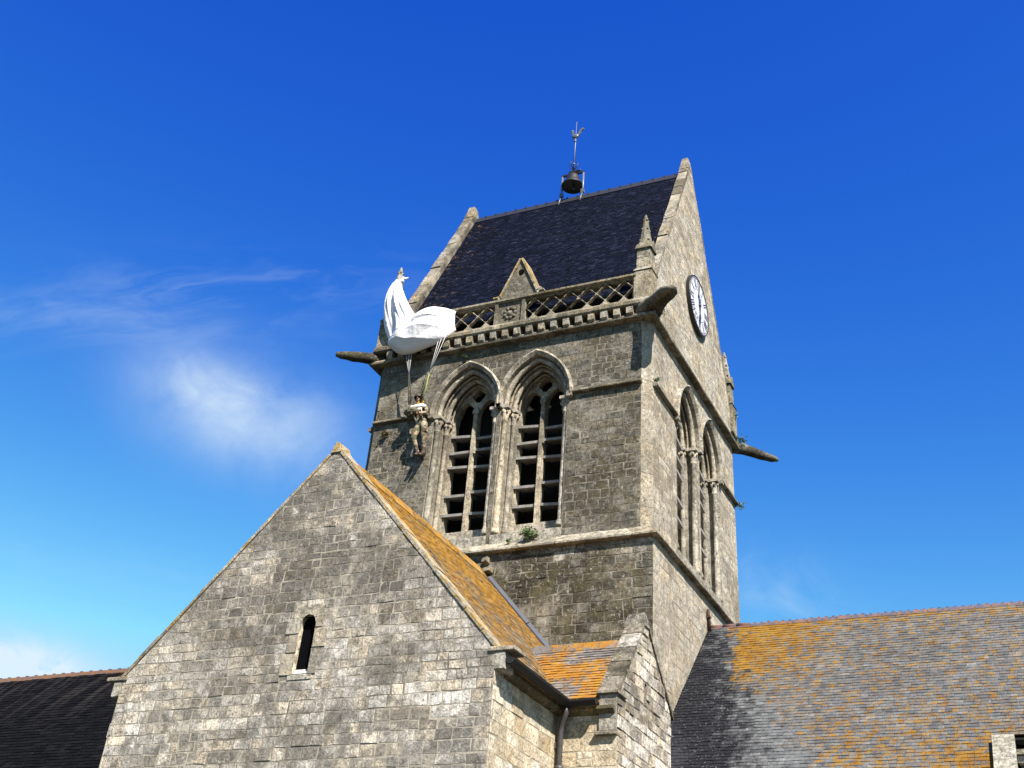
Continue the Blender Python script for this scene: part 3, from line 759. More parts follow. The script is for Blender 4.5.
# gable copings
def gable_coping(xc, wdt):
    c = MB()
    for sy in (-1, 1):
        y = 0; k = 0; n = 15; y0 = .0
        for i in range(n):
            f0, f1 = i/n, (i+1)/n
            ya, yb = TD/2*(1-f0), TD/2*(1-f1)
            za, zb = GA-GK*ya, GA-GK*yb
            Y = lambda y: TD/2+sy*y
            nx = .10; g_ = .004; hw = wdt/2*random.uniform(.98, 1.02); dz = random.uniform(.055, .10)
            nyv, nz = cos(R(26.9))*1, sin(R(26.9))
            def pt(x, y, z, o): return (x, Y(y+o*sin(sl_)), z+o*cos(sl_))
            V = [pt(xc-hw, ya, za+g_, -.03), pt(xc+hw, ya, za+g_, -.03), pt(xc+hw, yb, zb-g_, -.03), pt(xc-hw, yb, zb-g_, -.03),
                 pt(xc-hw, ya, za+g_, dz), pt(xc+hw, ya, za+g_, dz), pt(xc+hw, yb, zb-g_, dz), pt(xc-hw, yb, zb-g_, dz)]
            c.hexa(V, 0)
    c.hexa([(xc-wdt/2-.005, TD/2-.20, GA-.20), (xc+wdt/2+.005, TD/2-.20, GA-.20), (xc+wdt/2+.005, TD/2+.20, GA-.20), (xc-wdt/2-.005, TD/2+.20, GA-.20), (xc-wdt*.32, TD/2-.07, GA+.27), (xc+wdt*.32, TD/2-.07, GA+.27), (xc+wdt*.32, TD/2+.07, GA+.27), (xc-wdt*.32, TD/2+.07, GA+.27)], 0, .8)
    return c
GA -= .15
part(gable_coping(-.125, .26), 'gable_coping', MS['tcoping'], church)
part(gable_coping(-TW+.14, .29), 'gable_coping', MS['tcoping'], church)
GA += .15

# --- parapet: corbels, base slab, tracery, rail, gablet
x = -TW+.28; n_c = 21
for i in range(n_c):
    xx = -TW+.42+i*(TW-.84)/(n_c-1)
    c = MB(); wv = random.uniform(.072, .085)
    c.prism([(0.0, 5.12), (-.14, 5.13), (-.21, 5.18), (-.22, 5.34), (0.0, 5.34)], 'x', xx-wv, xx+wv, 0)
    part(c, 'corbel', MS['corbel'], church)
c = MB()
for k in range(16):
    a, b = -TW-.04+(TW+.08)*k/16, -TW-.04+(TW+.08)*(k+1)/16
    c.prism([(.05, 5.34), (-.22, 5.34), (-.25, 5.38), (-.25, 5.46), (-.18, 5.55), (.16, 5.55)], 'x', a+.003, b-.003, 0)
c.box(-TW+.1, .0, 5.1, -.1, .12, 5.34, 0, .3)
part(c, 'parapet_base', MS['moss_stone'], church)
def quat(cx, cz, r, sq=1.0, n=24, rot=0):
    return [(cx+r*(.74+.26*abs(cos(2*(a))))*cos(a+rot), cz+sq*r*(.74+.26*abs(cos(2*(a))))*sin(a+rot)) for a in [-2*pi*i/n for i in range(n)]]
CUSP = [(1, 0), (.80, .27), (.50, .50), (.27, .80)]
def star(cx, cz, hw, hh, zmin=5.585, zmax=6.160):
    """pointed four-lobed opening, cut off by the rail above and the base below"""
    q = []
    for k in range(4):
        for (a_, b_) in CUSP:
            for _ in range(k): a_, b_ = -b_, a_
            q.append((cx+a_*hw, cz+b_*hh))
    q = clip(q, cx, zmin, 0, 1); q = clip(q, cx, zmax, 0, -1)
    return q
def tracery_panel(x0, x1):
    p = MB(); n = max(1, round((x1-x0-.04)/.46)); sp = (x1-x0-.04)/n; holes = []
    hw, hh = sp*.5*.93, .225*.93
    for i in range(n):
        cx = x0+.02+sp*(i+.5); holes.append(star(cx, 5.945, hw*random.uniform(.96, 1.02), hh))
    for i in range(n+1):
        cx = x0+.02+sp*i
        for cz in (5.945-.225, 5.945+.225):
            q = star(cx, cz, hw, hh)
            q = clip(q, x0+.03, 0, 1, 0); q = clip(q, x1-.03, 0, -1, 0)
            if len(q) > 2 and abs(area(q)) > .004: holes.append(q)
    p.plate([(x0, 5.555), (x1, 5.555), (x1, 6.175), (x0, 6.175)], [h if area(h) < 0 else list(reversed(h)) for h in holes], lambda u, v, d: (u, d, v), -.10, .0, 0, .8)
    return p
part(tracery_panel(-TW+.35, -3.84), 'parapet_tracery', MS['corbel'], church)
part(tracery_panel(-3.10, -.36), 'parapet_tracery', MS['corbel'], church)
c = MB()    # blind panel with a carved square below the gablet
c.box(-3.84, -.09, 5.553, -3.10, .10, 6.175, 0, .5)
c.box(-3.86, -.14, 5.56, -3.78, -.09, 6.18, 0, .6, .01); c.box(-3.16, -.14, 5.56, -3.08, -.09, 6.18, 0, .6, .01)
for k in range(9):
    a = 2*pi*k/9; c.ball((-3.47+.14*cos(a), -.10, 5.87+.14*sin(a)), .05, 8, 0, .5, (1, .6, 1))
c.ball((-3.47, -.10, 5.87), .07, 8, 0, .6, (1, .6, 1))
part(c, 'carved_panel', MS['dressed_grey'], church)
c = MB()
xs_ = [-TW+.2, -6.1, -5.2, -4.4, -3.84, -3.08, -2.3, -1.5, -.8, -.3]
for a, b in zip(xs_, xs_[1:]):
    c.prism([(.12, 6.178), (-.12, 6.178), (-.17, 6.21), (-.17, 6.26), (-.06, 6.33), (.14, 6.33)], 'x', a+.002, b-.002, 0)
part(c, 'parapet_rail', MS['moss_stone'], church)
# gablet
c = MB(); gx = -3.27
c.plate([(gx-.47, 6.31), (gx+.47, 6.31), (gx, 7.36)], [[(gx-.085*sin(a), 7.0+.10*cos(a)) for a in [-2*pi*i/10 for i in range(10)]][::-1]], lambda u, v, d: (u, d, v), -.10, .30, 0, .5)
gb = part(c, 'gablet', MS['dressed_grey'], church)
c = MB(); sg = math.hypot(.47, 1.05)
for sx in (-1, 1):
    nx, nz = sx*1.05/sg, .47/sg
    a0 = Vector((gx+sx*.50, 0, 6.27)); b0 = Vector((gx, 0, 7.39))
    for k in range(4):
        a = a0.lerp(b0, k/4+.004); b = a0.lerp(b0, (k+1)/4-.004); o = Vector((nx, 0, nz))*.05
        c.hexa([a+Vector((0, -.15, 0)), b+Vector((0, -.15, 0)), b+Vector((0, .34, 0)), a+Vector((0, .34, 0)), a+o+Vector((0, -.15, 0)), b+o+Vector((0, -.15, 0)), b+o+Vector((0, .34, 0)), a+o+Vector((0, .34, 0))], 0)
c.box(gx+.45, -.15, 6.33, gx+.66, .3, 6.38, 0, .6, .01); c.box(gx-.66, -.15, 6.33, gx-.45, .3, 6.38, 0, .6, .01)
c.box(gx+.48, -.12, 6.38, gx+.58, .0, 6.48, 0, .95, .03)
c.build('gablet_coping', MS['coping'], gb)
# rear parapet, plain
c = MB(); c.box(-TW+.2, TD-.12, ZC, -.2, TD+.1, 6.3, 0, .5); part(c, 'rear_parapet', MS['dressed_grey'], church)

# --- pinnacles at the corners
def pinnacle(cx, cy, hb, mat):
    p = MB(); w1 = .21
    p.box(cx-w1, cy-w1, 5.5, cx+w1, cy+w1, 6.34, 0, .35, .012)
    p.hexa([(cx-w1-.02, cy-w1-.02, 6.34), (cx+w1+.02, cy-w1-.02, 6.34), (cx+w1+.02, cy+w1+.02, 6.34), (cx-w1-.02, cy+w1+.02, 6.34),
            (cx-.17, cy-.17, 6.45), (cx+.17, cy-.17, 6.45), (cx+.17, cy+.17, 6.45), (cx-.17, cy+.17, 6.45)], 0, .6)
    p.box(cx-.165, cy-.165, 6.45, cx+.165, cy+.165, 6.72, 0, .8, .01); p.box(cx-.16, cy-.16, 6.725, cx+.16, cy+.16, 7.02, 0, .5, .01)
    # four tiny gables at the spire foot
    for (dx, dy) in ((0, -1), (1, 0), (0, 1), (-1, 0)):
        if dx: p.prism([(cy-.19, 6.98), (cy+.19, 6.98), (cy, 7.26)], 'x', cx+dx*.10, cx+dx*.205, 0)
        else: p.prism([(cx-.19, 6.98), (cx+.19, 6.98), (cx, 7.26)], 'y', cy+dy*.10, cy+dy*.205, 0)
    n = 8; z = [7.0, 7.35, 7.7, 7.98, 8.08]; rr = [.185, .135, .085, .048, .02]
    p.lathe(list(zip(rr, z)), cx, cy, 8, 0, .6, False)
    for k in range(1, 4):
        for j in range(4):
            a = pi/4+j*pi/2; p.ball((cx+cos(a)*(rr[k]+.01), cy+sin(a)*(rr[k]+.01), z[k]-.08), .032, 6, 0, .5)
    return part(p, 'pinnacle', mat, church)
pinnacle(-.14, .07, 0, MS['pinnacle'])
pinnacle(-TW+.16, .07, 0, MS['pinnacle'])
pinnacle(-.14, TD-.07, 0, MS['pinnacle'])
pinnacle(-TW+.16, TD-.07, 0, MS['dressed_grey'])

# --- gargoyles: long tapered stone spouts on the diagonals
def gargoyle(x, y, dx, dy, L, z, mat, droop=0, head=1.0):
    p = MB(); d = Vector((dx, dy, 0)).normalized(); s_ = Vector((-d.y, d.x, 0)); n = 9; V = []; seg = 8
    for i in range(n+1):
        f = i/n; c = Vector((x, y, z)) + d*(f*(L+.25)-.25) + Vector((0, 0, droop*f*f + .03*sin(f*5)))
        w_ = (.165*(1-f)+.10*f)*head*(1+.08*sin(f*9)); h_ = (.19*(1-f)+.085*f)*(1+.06*sin(f*11+1))
        if i == n: w_ *= .55; h_ *= .6
        for k in range(seg):
            a = 2*pi*k/seg+pi/8
            V.append(c + s_*w_*cos(a)*1.05 + Vector((0, 0, h_*sin(a))) + Vector((random.uniform(-.008, .008), random.uniform(-.008, .008), random.uniform(-.008, .008))))
    F = [(i*seg+k, i*seg+(k+1) % seg, (i+1)*seg+(k+1) % seg, (i+1)*seg+k) for i in range(n) for k in range(seg)]
    F += [tuple(reversed(range(seg))), tuple(range(n*seg, (n+1)*seg))]
    p.shared(V, F, 0, .5, True)
    return part(p, 'gargoyle', mat, church)
gargoyle(-.02, -.0, 1, -1, 1.12, 5.27, MS['gargoyle'], -.02, 1.75)
gargoyle(-TW+.02, 0, -1, -1, 1.08, 5.24, MS['gargoyle'], -.06, .95)
gargoyle(-.0, TD+.0, 1, 1, 1.32, 5.16, MS['gargoyle'], -.02)
gargoyle(-TW, TD, -1, 1, 1.1, 5.2, MS['moss_stone'])

# --- odd pieces on the tower
for (xx, zz, a) in ((-3.46, -.21, .07), (-3.40, -.42, .10)):
    c = MB(); c.hexa([(xx-a, -.24, zz-.05), (xx+a*.8, -.28, zz-.03), (xx+a, -.09, zz-.05), (xx-a, -.09, zz-.06), (xx-a, -.2, zz+.05), (xx+a*.8, -.24, zz+.06), (xx+a, -.09, zz+.07), (xx-a, -.09, zz+.06)], 0, .8)
    part(c, 'broken_corbel', MS['dressed_grey'], church)
c = MB(); c.tube([(OL+.05, 3.40, -.75), (OL+.05, 3.36, -.45), (OL+.05, 3.34, -.30)], [.04, .04, .03], 8, 0)
c.box(OL, 3.31, -.48, OL+.095, 3.41, -.45, 0)
part(c, 'vent_pipe', PM['rust'], church)

# ================================================================== transept
TY = -5.75; TCX = -3.52; TH = 3.28; TK = 1.077; TA = -.42    # wall front, centre, half width, slope, wall apex
tx0, tx1 = TCX-TH, TCX+TH; tz = TA-TK*TH
slit = [(x*.135+TCX+.07, z) for (x, z) in [(-1, -4.08)] + [(-cos(a), -3.33+.13*sin(a)) for a in [pi*i/8 for i in range(9)]] + [(1, -4.08)]]
t = MB()
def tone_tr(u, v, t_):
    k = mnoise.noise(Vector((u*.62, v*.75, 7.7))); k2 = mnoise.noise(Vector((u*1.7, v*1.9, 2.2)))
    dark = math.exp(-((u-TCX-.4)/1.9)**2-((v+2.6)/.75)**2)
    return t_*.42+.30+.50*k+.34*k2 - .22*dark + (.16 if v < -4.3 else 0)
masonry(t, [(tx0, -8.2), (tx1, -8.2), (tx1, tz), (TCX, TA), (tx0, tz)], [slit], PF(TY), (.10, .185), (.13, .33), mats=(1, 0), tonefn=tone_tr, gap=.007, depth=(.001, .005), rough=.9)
masonry(t, [(TY, -8.2), (-OL, -8.2), (-OL, tz-.05), (TY, tz-.05)], [], PR(tx1), (.15, .26), (.2, .48), mats=(3, 2), gap=.007, depth=(.001, .006), rough=.8)
masonry(t, [(TY, -8.2), (-OL, -8.2), (-OL, tz-.05), (TY, tz-.05)], [], PL(tx0), (.18, .27), (.3, .55), mats=(1, 0))
t.box(tx0+.01, TY+.01, ZG, tx1-.01, -OL-.01, -8.201, 0, .5)
# slit reveal
for i in range(len(slit)-1):
    a, b = slit[i], slit[i+1]
    t.face([(a[0], TY-.01, a[1]), (b[0], TY-.01, b[1]), (b[0], TY+.09, b[1]), (a[0], TY+.09, a[1])], 1, .85)
t.face([(slit[0][0], TY-.01, slit[0][1]), (slit[-1][0], TY-.01, slit[-1][1]), (slit[-1][0], TY+.09, slit[-1][1]+.1), (slit[0][0], TY+.09, slit[0][1]+.1)], 1, .9)
tw = part(t, 'transept_wall', [MO['mid'], MS['transept'], MO['pale'], MS['cream']], church)
# slit surround
c = MB()
sx = TCX+.07
for (u0, u1, z0, z1) in ((-.36, -.145, -4.1, -3.78), (-.30, -.145, -3.77, -3.5), (-.38, -.145, -3.49, -3.25), (.145, .28, -4.1, -3.72), (.145, .36, -3.71, -3.42), (.145, .27, -3.41, -3.25)):
    c.box(sx+u0, TY-.018, z0+.004, sx+u1, TY+.02, z1-.004, 0, None, .006)
c.hexa([(sx-.30, TY-.02, -3.245), (sx+.28, TY-.02, -3.245), (sx+.28, TY+.02, -3.245), (sx-.30, TY+.02, -3.245), (sx-.26, TY-.02, -3.245+.0), (sx+.25, TY-.02, -3.245), (sx+.25, TY+.02, -3.245), (sx-.26, TY+.02, -3.245)][:8], 0, .7)
lw = [(-.28, -3.245), (-.135, -3.33), (-.13*cos(.5), -3.33+.13*sin(.5)), (-.13*cos(1.0), -3.33+.13*sin(1.0)), (0, -3.2), (.13*cos(1.0), -3.33+.13*sin(1.0)), (.13*cos(.5), -3.33+.13*sin(.5)), (.135, -3.33), (.28, -3.245), (.26, -3.06), (-.26, -3.06)]
c.plate([(sx+a, b) for (a, b) in lw], [], lambda u, v, d: (u, d, v), TY-.017, TY+.02, 0, .75)
c.box(sx-.20, TY-.012, -4.17, sx+.22, TY+.02, -4.09, 0, .9, .006)
c.build('window_surround', MS['dressed'], tw)
c = MB(); c.box(sx-.18, TY+.075, -4.15, sx+.2, TY+.10, -3.1, 0); c.build('slit_shade_sheet', PM['slit_shade'], tw)  # black sheet stands in for the shade deep inside the slit
# transept roof
ang = math.atan(TK); RA = TA-.03       # slate ridge height
def ptr(sgn):
    def f(u, s_, o=0):    # u = y, s from eave (0) up
        Ltot = (TH+.16)/cos(ang)
        dx = (Ltot-s_)*cos(ang)+o*sin(ang); z = RA-(Ltot-s_)*sin(ang)+o*cos(ang)
        return (TCX+sgn*dx, u, z)
    return f
Lt = (TH+.16)/cos(ang)
rf = MB()
slates(rf, [(TY+.33, 0), (-OL, 0), (-OL, Lt), (TY+.33, Lt)], ptr(1), .095, .13, lift=.006)
slates(rf, [(TY+.33, 0), (-OL, 0), (-OL, Lt), (TY+.33, Lt)], ptr(-1), .2, .35)
for sg_ in (1, -1):
    f = ptr(sg_); rf.face([f(TY+.33, 0, -.006), f(-OL, 0, -.006), f(-OL, Lt, -.006), f(TY+.33, Lt, -.006)], 0, .3)
troof = part(rf, 'transept_roof', SL['transept'], church)
rd = MB(); y = TY+.34
while y < -OL-.05:
    L = min(.36, -OL-y)
    rd.prism([(TCX-.16, RA-.15), (TCX-.05, RA+.035), (TCX+.05, RA+.035), (TCX+.16, RA-.15), (TCX, RA-.0)], 'y', y+.004, y+L-.004, 0); y += L
rd.build('ridge_tiles', SL['transept'], troof)
fl = MB()  # lead flashing against the tower
f = ptr(1)
for (s0, s1) in ((1.55, 2.5), (2.52, 3.5), (3.52, 4.9)):
    a, b = Vector(f(-OL, s0, 0)), Vector(f(-OL, s1, 0)); n_ = Vector((sin(ang), 0, cos(ang)))
    fl.hexa([a+Vector((0, -.07, 0)), b+Vector((0, -.07, 0)), b, a, a+n_*.03+Vector((0, -.07, 0)), b+n_*.03+Vector((0, -.07, 0)), b+n_*.09+Vector((0, -.012, 0)), a+n_*.09+Vector((0, -.012, 0))], 0)
fl.build('lead_flashing', PM['lead'], troof)
# coping and kneelers of the transept gable
c = MB(); n_k = 11
for sg_ in (1, -1):
    for i in range(n_k):
        f0, f1 = i/n_k, (i+1)/n_k
        xa, xb = (TH+.05)*(1-f0), (TH+.05)*(1-f1); th = random.uniform(.045, .065); dd = random.uniform(-.006, .008)
        def pt(xo, y, o): return (TCX+sg_*(xo+o*sin(ang)), y, TA-TK*xo+.0+o*cos(ang))
        g_ = .004
        V = [pt(xa-g_, TY-.018+dd, 0.005), pt(xb+g_, TY-.018+dd, 0.005), pt(xb+g_, TY+.36, 0.005), pt(xa-g_, TY+.36, 0.005), pt(xa-g_, TY-.018+dd, th), pt(xb+g_, TY-.018+dd, th), pt(xb+g_, TY+.36, th), pt(xa-g_, TY+.36, th)]
        c.hexa(V, 0)
c.hexa([(TCX-.10, TY-.03, TA-.06), (TCX+.10, TY-.03, TA-.06), (TCX+.10, TY+.34, TA-.06), (TCX-.10, TY+.34, TA-.06), (TCX-.02, TY-.025, TA+.135), (TCX+.025, TY-.025, TA+.12), (TCX+.025, TY+.30, TA+.13), (TCX-.02, TY+.30, TA+.14)], 0, .5)
part(c, 'transept_coping', MS['coping'], church)
for sg_ in (1, -1):
    c = MB()
    a, b = sorted((TCX+sg_*(TH-.10), TCX+sg_*(TH+.30)))
    c.box(a, TY-.03, tz-.03, b, TY+.34, tz+.035, 0, .8, .012)
    a, b = sorted((TCX+sg_*(TH+.005), TCX+sg_*(TH+.15)))
    c.box(a, TY-.008, tz-.27, b, TY+.32, tz-.03, 0, .9, .012)
    part(c, 'kneeler', MS['dressed'], church)
# eaves cornice and gutter on the right side
EX = tx1; EZ = tz-.24
BY0, BY1, BX = -3.5, -1.0, .72        # small side block: front wall, rear, gable plane
c = MB()
c.prism([(tx1-.02, EZ+.05), (tx1+.13, EZ+.05), (tx1+.13, EZ+.0), (tx1+.07, EZ-.05), (tx1-.02, EZ-.07)], 'y', TY+.30, BY0-.02, 0, .4)
c.prism([(BY0+.02, EZ+.04), (BY0-.12, EZ+.04), (BY0-.12, EZ-.01), (BY0-.06, EZ-.06), (BY0+.02, EZ-.08)], 'x', tx1+.13, BX-.02, 0, .4)
part(c, 'eaves_cornice', MS['moss_stone'], church)
def gutter(mb, a, b, r=.075):
    a, b = Vector(a), Vector(b); d = (b-a).normalized(); s_ = d.cross(Vector((0, 0, 1))); V = []; n = 8
    for p in (a, b):
        for rr in (r, r-.008):
            for k in range(n+1):
                t_ = pi+pi*k/n; V.append(p+s_*rr*cos(t_)+Vector((0, 0, rr*sin(t_))))
    m = n+1; F = []
    for k in range(n):
        F += [(k, k+1, 2*m+k+1, 2*m+k), (m+k, m+k+1, 3*m+k+1, 3*m+k)]
    F += [(0, m, 3*m, 2*m), (n, m+n, 3*m+n, 2*m+n)]
    for q in (0, 2*m): F += [(q+k, q+k+1, q+m+k+1, q+m+k) for k in range(n)]
    F += [tuple(range(0, m)), tuple(range(2*m, 3*m))]
    mb.shared(V, F, 0, None, False)
GX = tx1+.22; GZ = EZ+.10
c = MB(); gutter(c, (GX, TY+.02, GZ+.02), (GX, BY0-.19, GZ), .085); gutter(c, (GX-.08, BY0-.20, GZ-.005), (BX-.26, BY0-.20, GZ+.005), .085)
part(c, 'gutter', PM['black_iron'], church)
c = MB(); px_, py_ = tx1+.10, BY0-.09
c.tube([(GX-.0, BY0-.20, GZ-.07), (GX-.0, BY0-.20, GZ-.16), (px_+.03, py_-.03, GZ-.30), (px_, py_, GZ-.42), (px_, py_, -8.0), (px_, py_, ZG+.1)], [.045, .045, .042, .042, .042, .042], 10, 0)
for zz in (-5.0, -6.6, -8.2): c.tube([(px_, py_, zz-.03), (px_, py_, zz+.03)], .07, 10, 0)
c.box(px_-.14, py_-.0, -4.72, px_-.04, py_+.06, -4.64, 0)
part(c, 'downpipe', PM['brown_pipe'], church)

# ================================================================== side block in the corner of transept and tower
BC = (BY0+BY1)/2-.02; BA = -2.50
t = MB()
masonry(t, [(tx1, -8.2), (BX, -8.2), (BX, EZ+.02), (tx1, EZ+.02)], [], PF(BY0), (.15, .26), (.2, .45), mats=(3, 2), gap=.007, depth=(.001, .006), tone=(.1, 1), rough=.8)
bgo = [(BY0, -8.2), (BY1, -8.2), (BY1, -3.62), (BC, BA), (BY0, -3.95)]
slot = [(BC-.06, -3.82), (BC+.05, -3.82), (BC+.05, -3.48), (BC-.06, -3.48)]
masonry(t, bgo, [slot], PR(BX), (.13, .22), (.16, .38), mats=(1, 0), gap=.008, depth=(.001, .014), rough=.9, tone=(.15, 1), tonefn=lambda u, v, q: q+(.25 if v < -4.1 else 0))
t.box(BX-.3, BC-.08, -3.85, BX-.28, BC+.08, -3.4, 4, .5)
for (a, b) in zip(slot, slot[1:]+slot[:1]): t.face([(BX+.008, *a), (BX+.008, *b), (BX-.28, *b), (BX-.28, *a)], 1, .3)
t.face([(BX-.3, BY0+.02, -8.2), (BX-.3, BY0+.02, -4.2), (BX-.3, BC, BA-.02), (BX-.3, BY1-.02, -3.7), (BX-.3, BY1-.02, -8.2)], 0, .5)
t.box(tx1+.01, BY1-.02, ZG, BX-.01, BY1-.005, -3.6, 0, .5)
t.box(tx1+.01, BY0+.01, ZG, BX-.01, BY1-.03, -8.201, 0, .5)
part(t, 'stair_block_wall', [MO['mid'], MS['block_gable'], MO['pale'], MS['cream'], PM['dark']], church)
rf = MB(); BR = -2.80; bang = R(45)
def pbl(u, s_, o=0):    # front slope; s from eave
    Lb = (BC-(BY0-.14))/cos(bang); d = (Lb-s_)*cos(bang)+o*sin(bang)
    return (u, BC-d, BR-(Lb-s_)*sin(bang)+o*cos(bang))
def pblb(u, s_, o=0): p = pbl(u, s_, o); return (p[0], 2*BC-p[1], p[2])
Lb = (BC-(BY0-.14))/cos(bang)
slates(rf, [(-1.75, 0), (BX-.28, 0), (BX-.28, Lb), (-1.75, Lb)], pbl, .08, .14, lift=.012)
slates(rf, [(-1.75, 0), (BX-.28, 0), (BX-.28, Lb), (-1.75, Lb)], pblb, .15, .25)
for pr in (pbl, pblb): rf.face([pr(-1.75, 0, -.006), pr(BX-.28, 0, -.006), pr(BX-.28, Lb, -.006), pr(-1.75, Lb, -.006)], 0, .3)
br = part(rf, 'stair_block_roof', SL['block'], church)
rd = MB(); x = -1.25
while x < BX-.35:
    L = min(.3, BX-.3-x)
    rd.prism([(BC-.13, BR-.11), (BC-.05, BR+.035), (BC+.05, BR+.035), (BC+.13, BR-.11), (BC, BR)], 'x', x+.004, x+L-.004, 0); x += L
rd.build('ridge_tiles', SL['block'], br)
# coping of the block gable
c = MB()
slope_f = (BA+3.95)/(BC-BY0)
for (ya, za, yb, zb, n) in ((BY0-.02, -3.98, BC, BA, 5), (BY1+.06, -3.70, BC, BA, 5)):
    d = Vector((0, yb-ya, zb-za)).normalized(); nn = Vector((0, -d.z, d.y)) if d.y > 0 else Vector((0, d.z, -d.y))
    for i in range(n):
        p0 = Vector((0, ya, za)).lerp(Vector((0, yb, zb)), i/n+.004); p1 = Vector((0, ya, za)).lerp(Vector((0, yb, zb)), (i+1)/n-.004); th = random.uniform(.05, .065)
        q = []
        for o in (0.002, th):
            for (p, xx) in ((p0, BX-.30), (p0, BX+.035), (p1, BX+.035), (p1, BX-.30)): v = p+nn*o; q.append((xx, v.y, v.z))
        c.hexa(q, 0)
c.hexa([(BX-.34, BC-.16, BA-.10), (BX+.05, BC-.16, BA-.10), (BX+.05, BC+.12, BA-.08), (BX-.34, BC+.12, BA-.08), (BX-.28, BC-.06, BA+.14), (BX+.0, BC-.06, BA+.15), (BX+.0, BC+.05, BA+.14), (BX-.28, BC+.05, BA+.13)], 0, .6)
part(c, 'stair_block_coping', MS['tower_low'], church)
c = MB()
c.box(BX-.31, BY0-.09, -3.98, BX+.04, BY0+.30, -3.92, 0, .3, .012)
c.hexa([(BX-.29, BY0-.07, -3.92), (BX+.02, BY0-.07, -3.92), (BX+.02, BY0+.28, -3.92), (BX-.29, BY0+.28, -3.92), (BX-.18, BY0+.03, -3.80), (BX-.08, BY0+.03, -3.80), (BX-.08, BY0+.2, -3.80), (BX-.18, BY0+.2, -3.80)], 0, .2)
c.box(BX-.27, BY0-.045, -4.50, BX+.0, BY0+.2, -3.98, 0, .9, .01)
c.box(BX-.34, BY0-.08, -4.56, BX+.01, BY0+.2, -4.505, 0, .3, .01)
part(c, 'kneeler', MS['dressed'], church)

# ================================================================== nave and chancel
NY, NZ, NK = 3.52, -.64, .95; nang = math.atan(NK)
NX1 = 15.0; KX = 5.70
def pn(x_off=0):
    return lambda u, s_, o=0: (u, NY-(s_*cos(nang))-o*sin(nang), NZ-s_*sin(nang)+o*cos(nang))   # s DOWN the slope
rf = MB(); S1 = (NY-.10)/cos(nang); S2 = (NY+2.6)/cos(nang)
def pnu(Lt_):
    f = pn(); return lambda u, s_, o=0: f(u, Lt_-s_, o)
slates(rf, [(OL, 0), (KX, 0), (KX, S2), (OL, S2)], pnu(S2), .098, .14, lift=.009)
slates(rf, [(KX, 0), (9.5, 0), (9.5, S1), (KX, S1)], pnu(S1), .098, .14, lift=.009)
slates(rf, [(9.5, 0), (NX1, 0), (NX1, S1), (9.5, S1)], pnu(S1), .2, .3)
f = pn()
rf.face([f(OL, 0, -.006), f(KX, 0, -.006), f(KX, S2, -.006), f(OL, S2, -.006)], 0, .3)
rf.face([f(KX, 0, -.006), f(NX1, 0, -.006), f(NX1, S1, -.006), f(KX, S1, -.006)], 0, .3)
b_ = lambda p: (p[0], 2*NY-p[1], p[2])
rf.face([b_(f(OL, 0, 0)), b_(f(NX1, 0, 0)), b_(f(NX1, S1, 0)), b_(f(OL, S1, 0))], 0, .3)
nroof = part(rf, 'nave_roof', SL['nave'], church)
rd = MB(); x = OL+.02
i = 0
while x < NX1-.1:
    L = .30; m = 1 if x > .9 else 0
    dz_ = random.uniform(-.008, .008)
    rd.prism([(NY-.075, NZ-.055), (NY-.03, NZ+.02+dz_), (NY+.03, NZ+.02+dz_), (NY+.075, NZ-.055), (NY, NZ-.01)], 'x', x+.005, x+L-.005, m)
    if m:
        for q_ in (.05, .20): rd.prism([(NY-.015, NZ+.015), (NY+.015, NZ+.015), (NY+.012, NZ+.048+dz_), (NY-.012, NZ+.048+dz_)], 'x', x+q_, x+q_+.055, m)
    else: rd.tube([(x+.0, NY, NZ+.0), (x+L-.02, NY, NZ+.0)], [.06, .052], 8, m)
    x += L
rd.build('ridge_tiles', [PM['ridge_red'], PM['ridge_blue']], nroof)
t = MB()
masonry(t, [(KX+.3, -8), (NX1, -8), (NX1, -4.05), (KX+.3, -4.05)], [], PF(.28), (.18, .27), (.3, .55), mats=(1, 0))
t.box(KX+.3, .3, ZG, NX1-.05, 2*NY-.3, -8.001, 0, .5); t.box(KX+.35, 2*NY-.35, -8, NX1-.05, 2*NY-.3, -3.9, 0, .5)
t.prism([(.3, -8), (2*NY-.3, -8), (2*NY-.3, -4), (NY, NZ-.05), (.3, -4)], 'x', NX1-.4, NX1-.05, 0, .5)
masonry(t, [(BX-.4, -10.5), (KX, -10.5), (KX, -6.2), (BX-.4, -6.2)], [], PF(-2.3), (.18, .27), (.3, .55), mats=(1, 0))
t.box(BX-.4, -2.28, ZG, KX, -2.2, -6.25, 0, .5)
part(t, 'nave_wall', [MO['pale'], MS['cream']], church)
# raised end wall with coping between the two eaves heights
c = MB()
th = .12
ptsw = [(NY-3.42, NZ-NK*3.42-.02), (.0, -8.5), (-2.5, -8.5), (-2.5, NZ-NK*(NY+2.5)-.02)]
c.prism([(-.06, NZ-NK*(NY+.06)+.04), (.0, NZ-NK*NY-.02), (.32, NZ-NK*(NY-.32)-.05), (.32, -9), (-2.6, -9), (-2.6, NZ-NK*(NY+2.6)+.04)], 'x', KX+.02, KX+.26, 0, .5)
part(c, 'aisle_end_wall', MS['dressed_grey'], church)
c = MB(); n = 5
for i in range(n):
    ya, yb = -.03-(2.5)*i/n, -.03-(2.5)*(i+1)/n
    q = []
    for o in (.045, .12):
        for (yy, xx) in ((ya, KX-.03), (ya, KX+.30), (yb+.006, KX+.30), (yb+.006, KX-.03)): q.append((xx, yy-o*sin(nang), NZ-NK*(NY-yy)+o*cos(nang)))
    c.hexa(q, 0, .9)
part(c, 'aisle_coping', MS['pinnacle'], church)
c = MB(); c.box(KX+.28, .08, -4.30, NX1-.1, .30, -4.19, 0, .9, .01)
